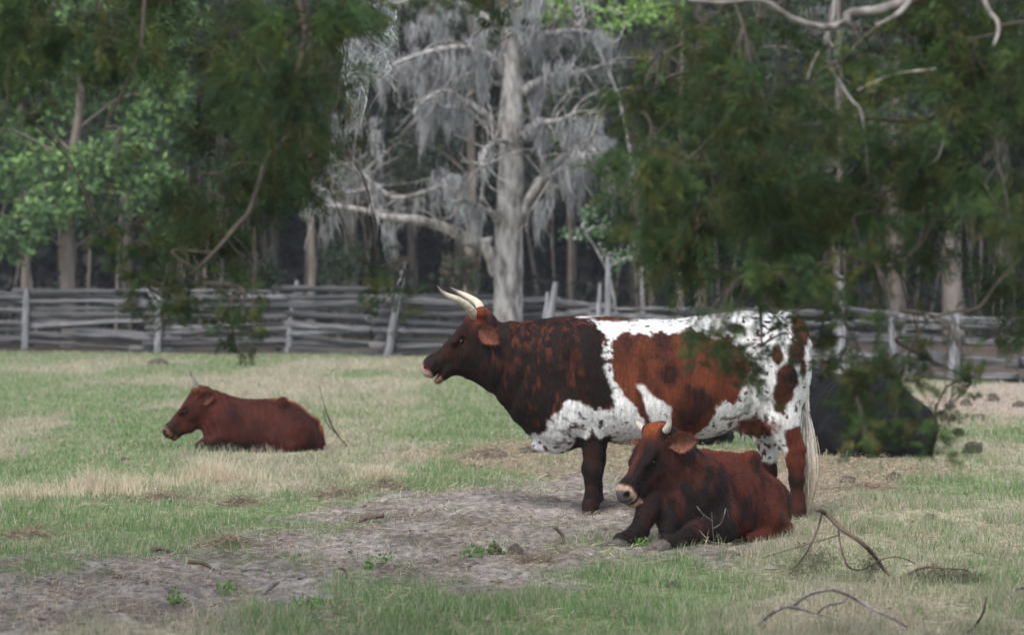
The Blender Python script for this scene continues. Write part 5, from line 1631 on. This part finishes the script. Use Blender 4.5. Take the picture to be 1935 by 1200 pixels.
fallen('dead_weed', 'bare branching dead weed standing before the calf',
    [([(1353, 1060), (1350, 1030), (1347, 1005), (1345, 968)], [.004, .0035, .003, .0015], (1353, 1060)), ([(1347, 1000), (1362, 990), (1368, 975), (1372, 962), (1378, 980)], [.003, .0025, .0015]), ([(1346, 985), (1330, 974), (1320, 962), (1317, 957)], [.003, .002]),
     ([(1350, 1030), (1335, 1018), (1322, 1003)], [.003, .002]), ([(1351, 1040), (1338, 1030), (1330, 1020)], [.002, .0015]), ([(1330, 974), (1326, 982)], [.002, .0012])], mat=M_BARKM, cat='weed', seed=21)
fallen('dead_weed', 'thin bare forked twig standing behind the red heifer',
    [([(655, 842), (640, 825), (625, 800), (614, 770), (603, 728)], [.010, .008, .006, .003], (655, 846)), ([(640, 825), (618, 800), (611, 775)], [.006, .003])], mat=M_STICK, cat='weed', seed=22)
for i, (a, b_, c_, d, r, lab) in enumerate([(495, 1122, 527, 1104, .016, 'short grey stick on the bare ground lower left of centre'), (1046, 992, 1068, 1022, .012, 'small dark stick standing up from the bare ground'), (287, 1042, 320, 1052, .016, 'dark flat bit of wood on the left ground edge'),
                                        (668, 985, 725, 975, .026, 'stubby weathered log end on the bare mound'), (355, 1060, 405, 1078, .013, 'thin dark stick on the sand at the left'), (455, 1078, 510, 1080, .010, 'flat thin stick lying on the sandy patch'), (640, 1080, 655, 1100, .007, 'small hooked twig on the sandy ground')]):
    p0, p1 = gnd(a, max(b_, d)), gnd(c_, max(b_, d))
    p0[2] = float(H(p0[0], p0[1])) + r * .6 + max(0, d - b_) * p0[1] / FPX * (1 if d > b_ else 0)
    p1[2] = float(H(p1[0], p1[1])) + r * .6 + max(0, b_ - d) * p0[1] / FPX
    m = (p0 + p1) / 2 + np.array([.01, .02, .012])
    V_, f = tube(catmull([p0, m, p1], 4) - p0, [r, r * .9, r * .6], 7, .3, i)
    o = mk('stick', V_, f, M_DEADW if i in (0, 5) else M_STICK); o.location = [float(q) for q in p0]
    tag(o, lab, 'stick')

def clod(px, py, wpx, hpx, label, seed, name='dung_clod', cat='dung', mat=M_CLOD, group='dung clods on the ground'):
    b = gnd(px, py)
    s = FPX / b[1]
    gg = np.random.default_rng(seed)
    n, m = 9, 14
    Vc = []
    for i in range(n + 1):
        th = math.pi * .55 * i / n
        for j in range(m):
            ph = 2 * math.pi * j / m
            Vc.append((math.sin(th) * math.cos(ph), math.sin(th) * math.sin(ph), math.cos(th)))
    Vc = np.array(Vc)
    Vc *= (.45 + 1.1 * fbm(Vc + seed, 2.6, seed, 4))[:, None]
    Vc *= np.array([wpx / 2 / s, wpx / 2 / s * .8, hpx / s])
    q = np.array([(i * m + j, (i + 1) * m + j, (i + 1) * m + (j + 1) % m, i * m + (j + 1) % m) for i in range(n) for j in range(m)])
    o = mk(name, Vc, q, mat)
    o.location = (b[0], b[1], float(H(b[0], b[1])) - .004)
    o.rotation_euler = (0, 0, gg.random() * 6.28)
    tag(o, label, cat, group)
for i, (px, py, w, h, lab) in enumerate([(1838, 860, 42, 24, 'biggest dark dung clod right of the black cow'), (1876, 758, 26, 16, 'round dark dung clod near the fence at the far right'), (1826, 768, 26, 14, 'dark dung clod in the bare patch by the low fence'), (1850, 795, 36, 12, 'flat dark dung heap on the bare patch'),
                                   (930, 866, 60, 14, 'long dark clod left of the front legs'), (1000, 858, 40, 12, 'brown clod just left of the front legs'), (1758, 980, 26, 12, 'small dark clod in the grass right of the tail'), (235, 873, 20, 9, 'small dark lump in the grass below the heifer'),
                                   (300, 690, 44, 14, 'grey lump in the pale grass under the cedar tip'), (1210, 858, 40, 16, 'dark clod under the belly of the spotted cow'), (1130, 856, 34, 14, 'brown clod behind the front legs'), (1270, 1108, 30, 12, 'grey clod in the grass below the calf'), (935, 1052, 30, 18, 'crumbly clod beside the small green clump'), (975, 1050, 40, 22, 'brown tuft-like clod on the sandy ground'),
                                   (1690, 908, 34, 14, 'dark clod on the litter right of the tail'), (1600, 912, 50, 12, 'low dark heap on the litter by the tail'), (1925, 770, 30, 12, 'dark clod at the right edge by the fence')]):
    clod(px, py, w, h, lab, 700 + i)
# matted heaps of dead grass
def thatch(px, py, wpx, hpx, label, seed):
    global g
    b = gnd(px, py); s = FPX / b[1]
    root = empty('thatch_heap', b); gs, g = g, np.random.default_rng(seed)
    n = 700
    x = g.normal(0, wpx / 4.2 / s, n); y = g.normal(0, .09, n)
    zt = hpx / s * np.exp(-(x / (wpx / 3.2 / s)) ** 2 - (y / .12) ** 2)
    z = H(x + b[0], y + b[1]) + g.random(n) * zt
    a = g.random(n) * 6.28; L = g.uniform(.05, .14, n)
    d = np.stack([np.cos(a), np.sin(a), g.normal(0, .35, n)], 1) * L[:, None]
    sv = unit(np.cross(d, g.normal(0, 1, (n, 3)))) * .0022
    p = np.stack([x, y, z], 1)
    Vb = np.stack([p - sv, p + sv, p + d], 1).reshape(-1, 3)
    tc = np.array([(.27, .21, .155), (.36, .29, .21), (.19, .145, .105), (.13, .10, .08)])
    c = np.repeat(tc[g.integers(0, 4, n)], 3, 0)
    tag(mk('stems', Vb, np.arange(3 * n).reshape(-1, 3), M_GRASS, root, c, False), kind='stuff')
    tag(root, label, 'dead grass', 'heaps of matted dead grass')
    g = gs
for i, (px, py, w, h, lab) in enumerate([(310, 945, 160, 20, 'long flat heap of dead grass below the tall tussocks'), (60, 1012, 120, 18, 'heap of dead grass at the left edge of the sand'), (440, 1035, 160, 22, 'brown mat of dead grass on the edge of the sand'), (730, 925, 110, 24, 'brown mat of dead grass under the small tussock'), (640, 945, 90, 20, 'small mat of dead grass left of the bare mound'),
                               (915, 868, 90, 20, 'brown heap of dead grass left of the front legs'), (1010, 1060, 80, 14, 'thin mat of dead grass on the sandy ground'), (450, 955, 90, 14, 'thin brown mat of dead grass below the heifer'), (1640, 925, 160, 14, 'flat brown mat of dead grass right of the tail')]):
    thatch(px, py, w, h, lab, 760 + i)
# leafy green clumps on the sand
def green_clump(px, py, wpx, n, label, seed):
    b = gnd(px, py); s = FPX / b[1]; gg = np.random.default_rng(seed)
    root = empty('green_weed', b)
    P = np.stack([gg.normal(0, wpx / 4 / s, n), gg.normal(0, wpx / 4 / s, n), np.abs(gg.normal(0, .022, n)) + .005], 1)
    P[:, 2] += H(P[:, 0] + b[0], P[:, 1] + b[1])
    m_ = MB(); leaf_cloud(m_, P, gg, .028, [(.11, .22, .05), (.15, .27, .07), (.08, .16, .04)], -.8, .5)
    tag(m_.build('leaves', M_LEAF, root, False), kind='stuff')
    tag(root, label, 'weed', 'green weeds on the sand')
for i, (px, py, w, n, lab) in enumerate([(933, 1052, 44, 130, 'small bright green weed beside a clod on the sand'), (893, 1055, 36, 70, 'pale green weed left of the bright one on the sand'), (725, 1070, 40, 60, 'tiny green weed on the sand at centre'), (700, 1085, 30, 40, 'sparse green sprig low on the sand at centre'), (330, 1138, 40, 70, 'green weed on the sand at the lower left'), (585, 1142, 60, 150, 'leafy green weed at the lower edge of the sand'),
                               (780, 1180, 30, 90, 'yellow green sprout at the bottom edge of the picture'), (1210, 1036, 34, 80, 'green weed by the hooves of the calf'), (430, 1125, 40, 60, 'little green weed on the sand left of the stick')]):
    green_clump(px, py, w, n, lab, 800 + i)

# ------------------------------------------------------------------ the air between the field and the wood
hv = np.array([(x, y, z) for x in (-120, 120) for y in (-20, 150) for z in (-1.5, 24)], float)
hf = np.array([(0, 1, 3, 2), (4, 6, 7, 5), (0, 4, 5, 1), (2, 3, 7, 6), (0, 2, 6, 4), (1, 5, 7, 3)])
hm = bpy.data.materials.new('haze')
hm.use_nodes = True
hm.node_tree.nodes.clear()
pv = hm.node_tree.nodes.new('ShaderNodeVolumePrincipled')
pv.inputs['Color'].default_value = (.80, .86, .95, 1)
pv.inputs['Density'].default_value = 0.0004
mo_ = hm.node_tree.nodes.new('ShaderNodeOutputMaterial')
hm.node_tree.links.new(pv.outputs[0], mo_.inputs['Volume'])
tag(mk('haze', hv, hf, hm, None, None, False), kind='stuff')
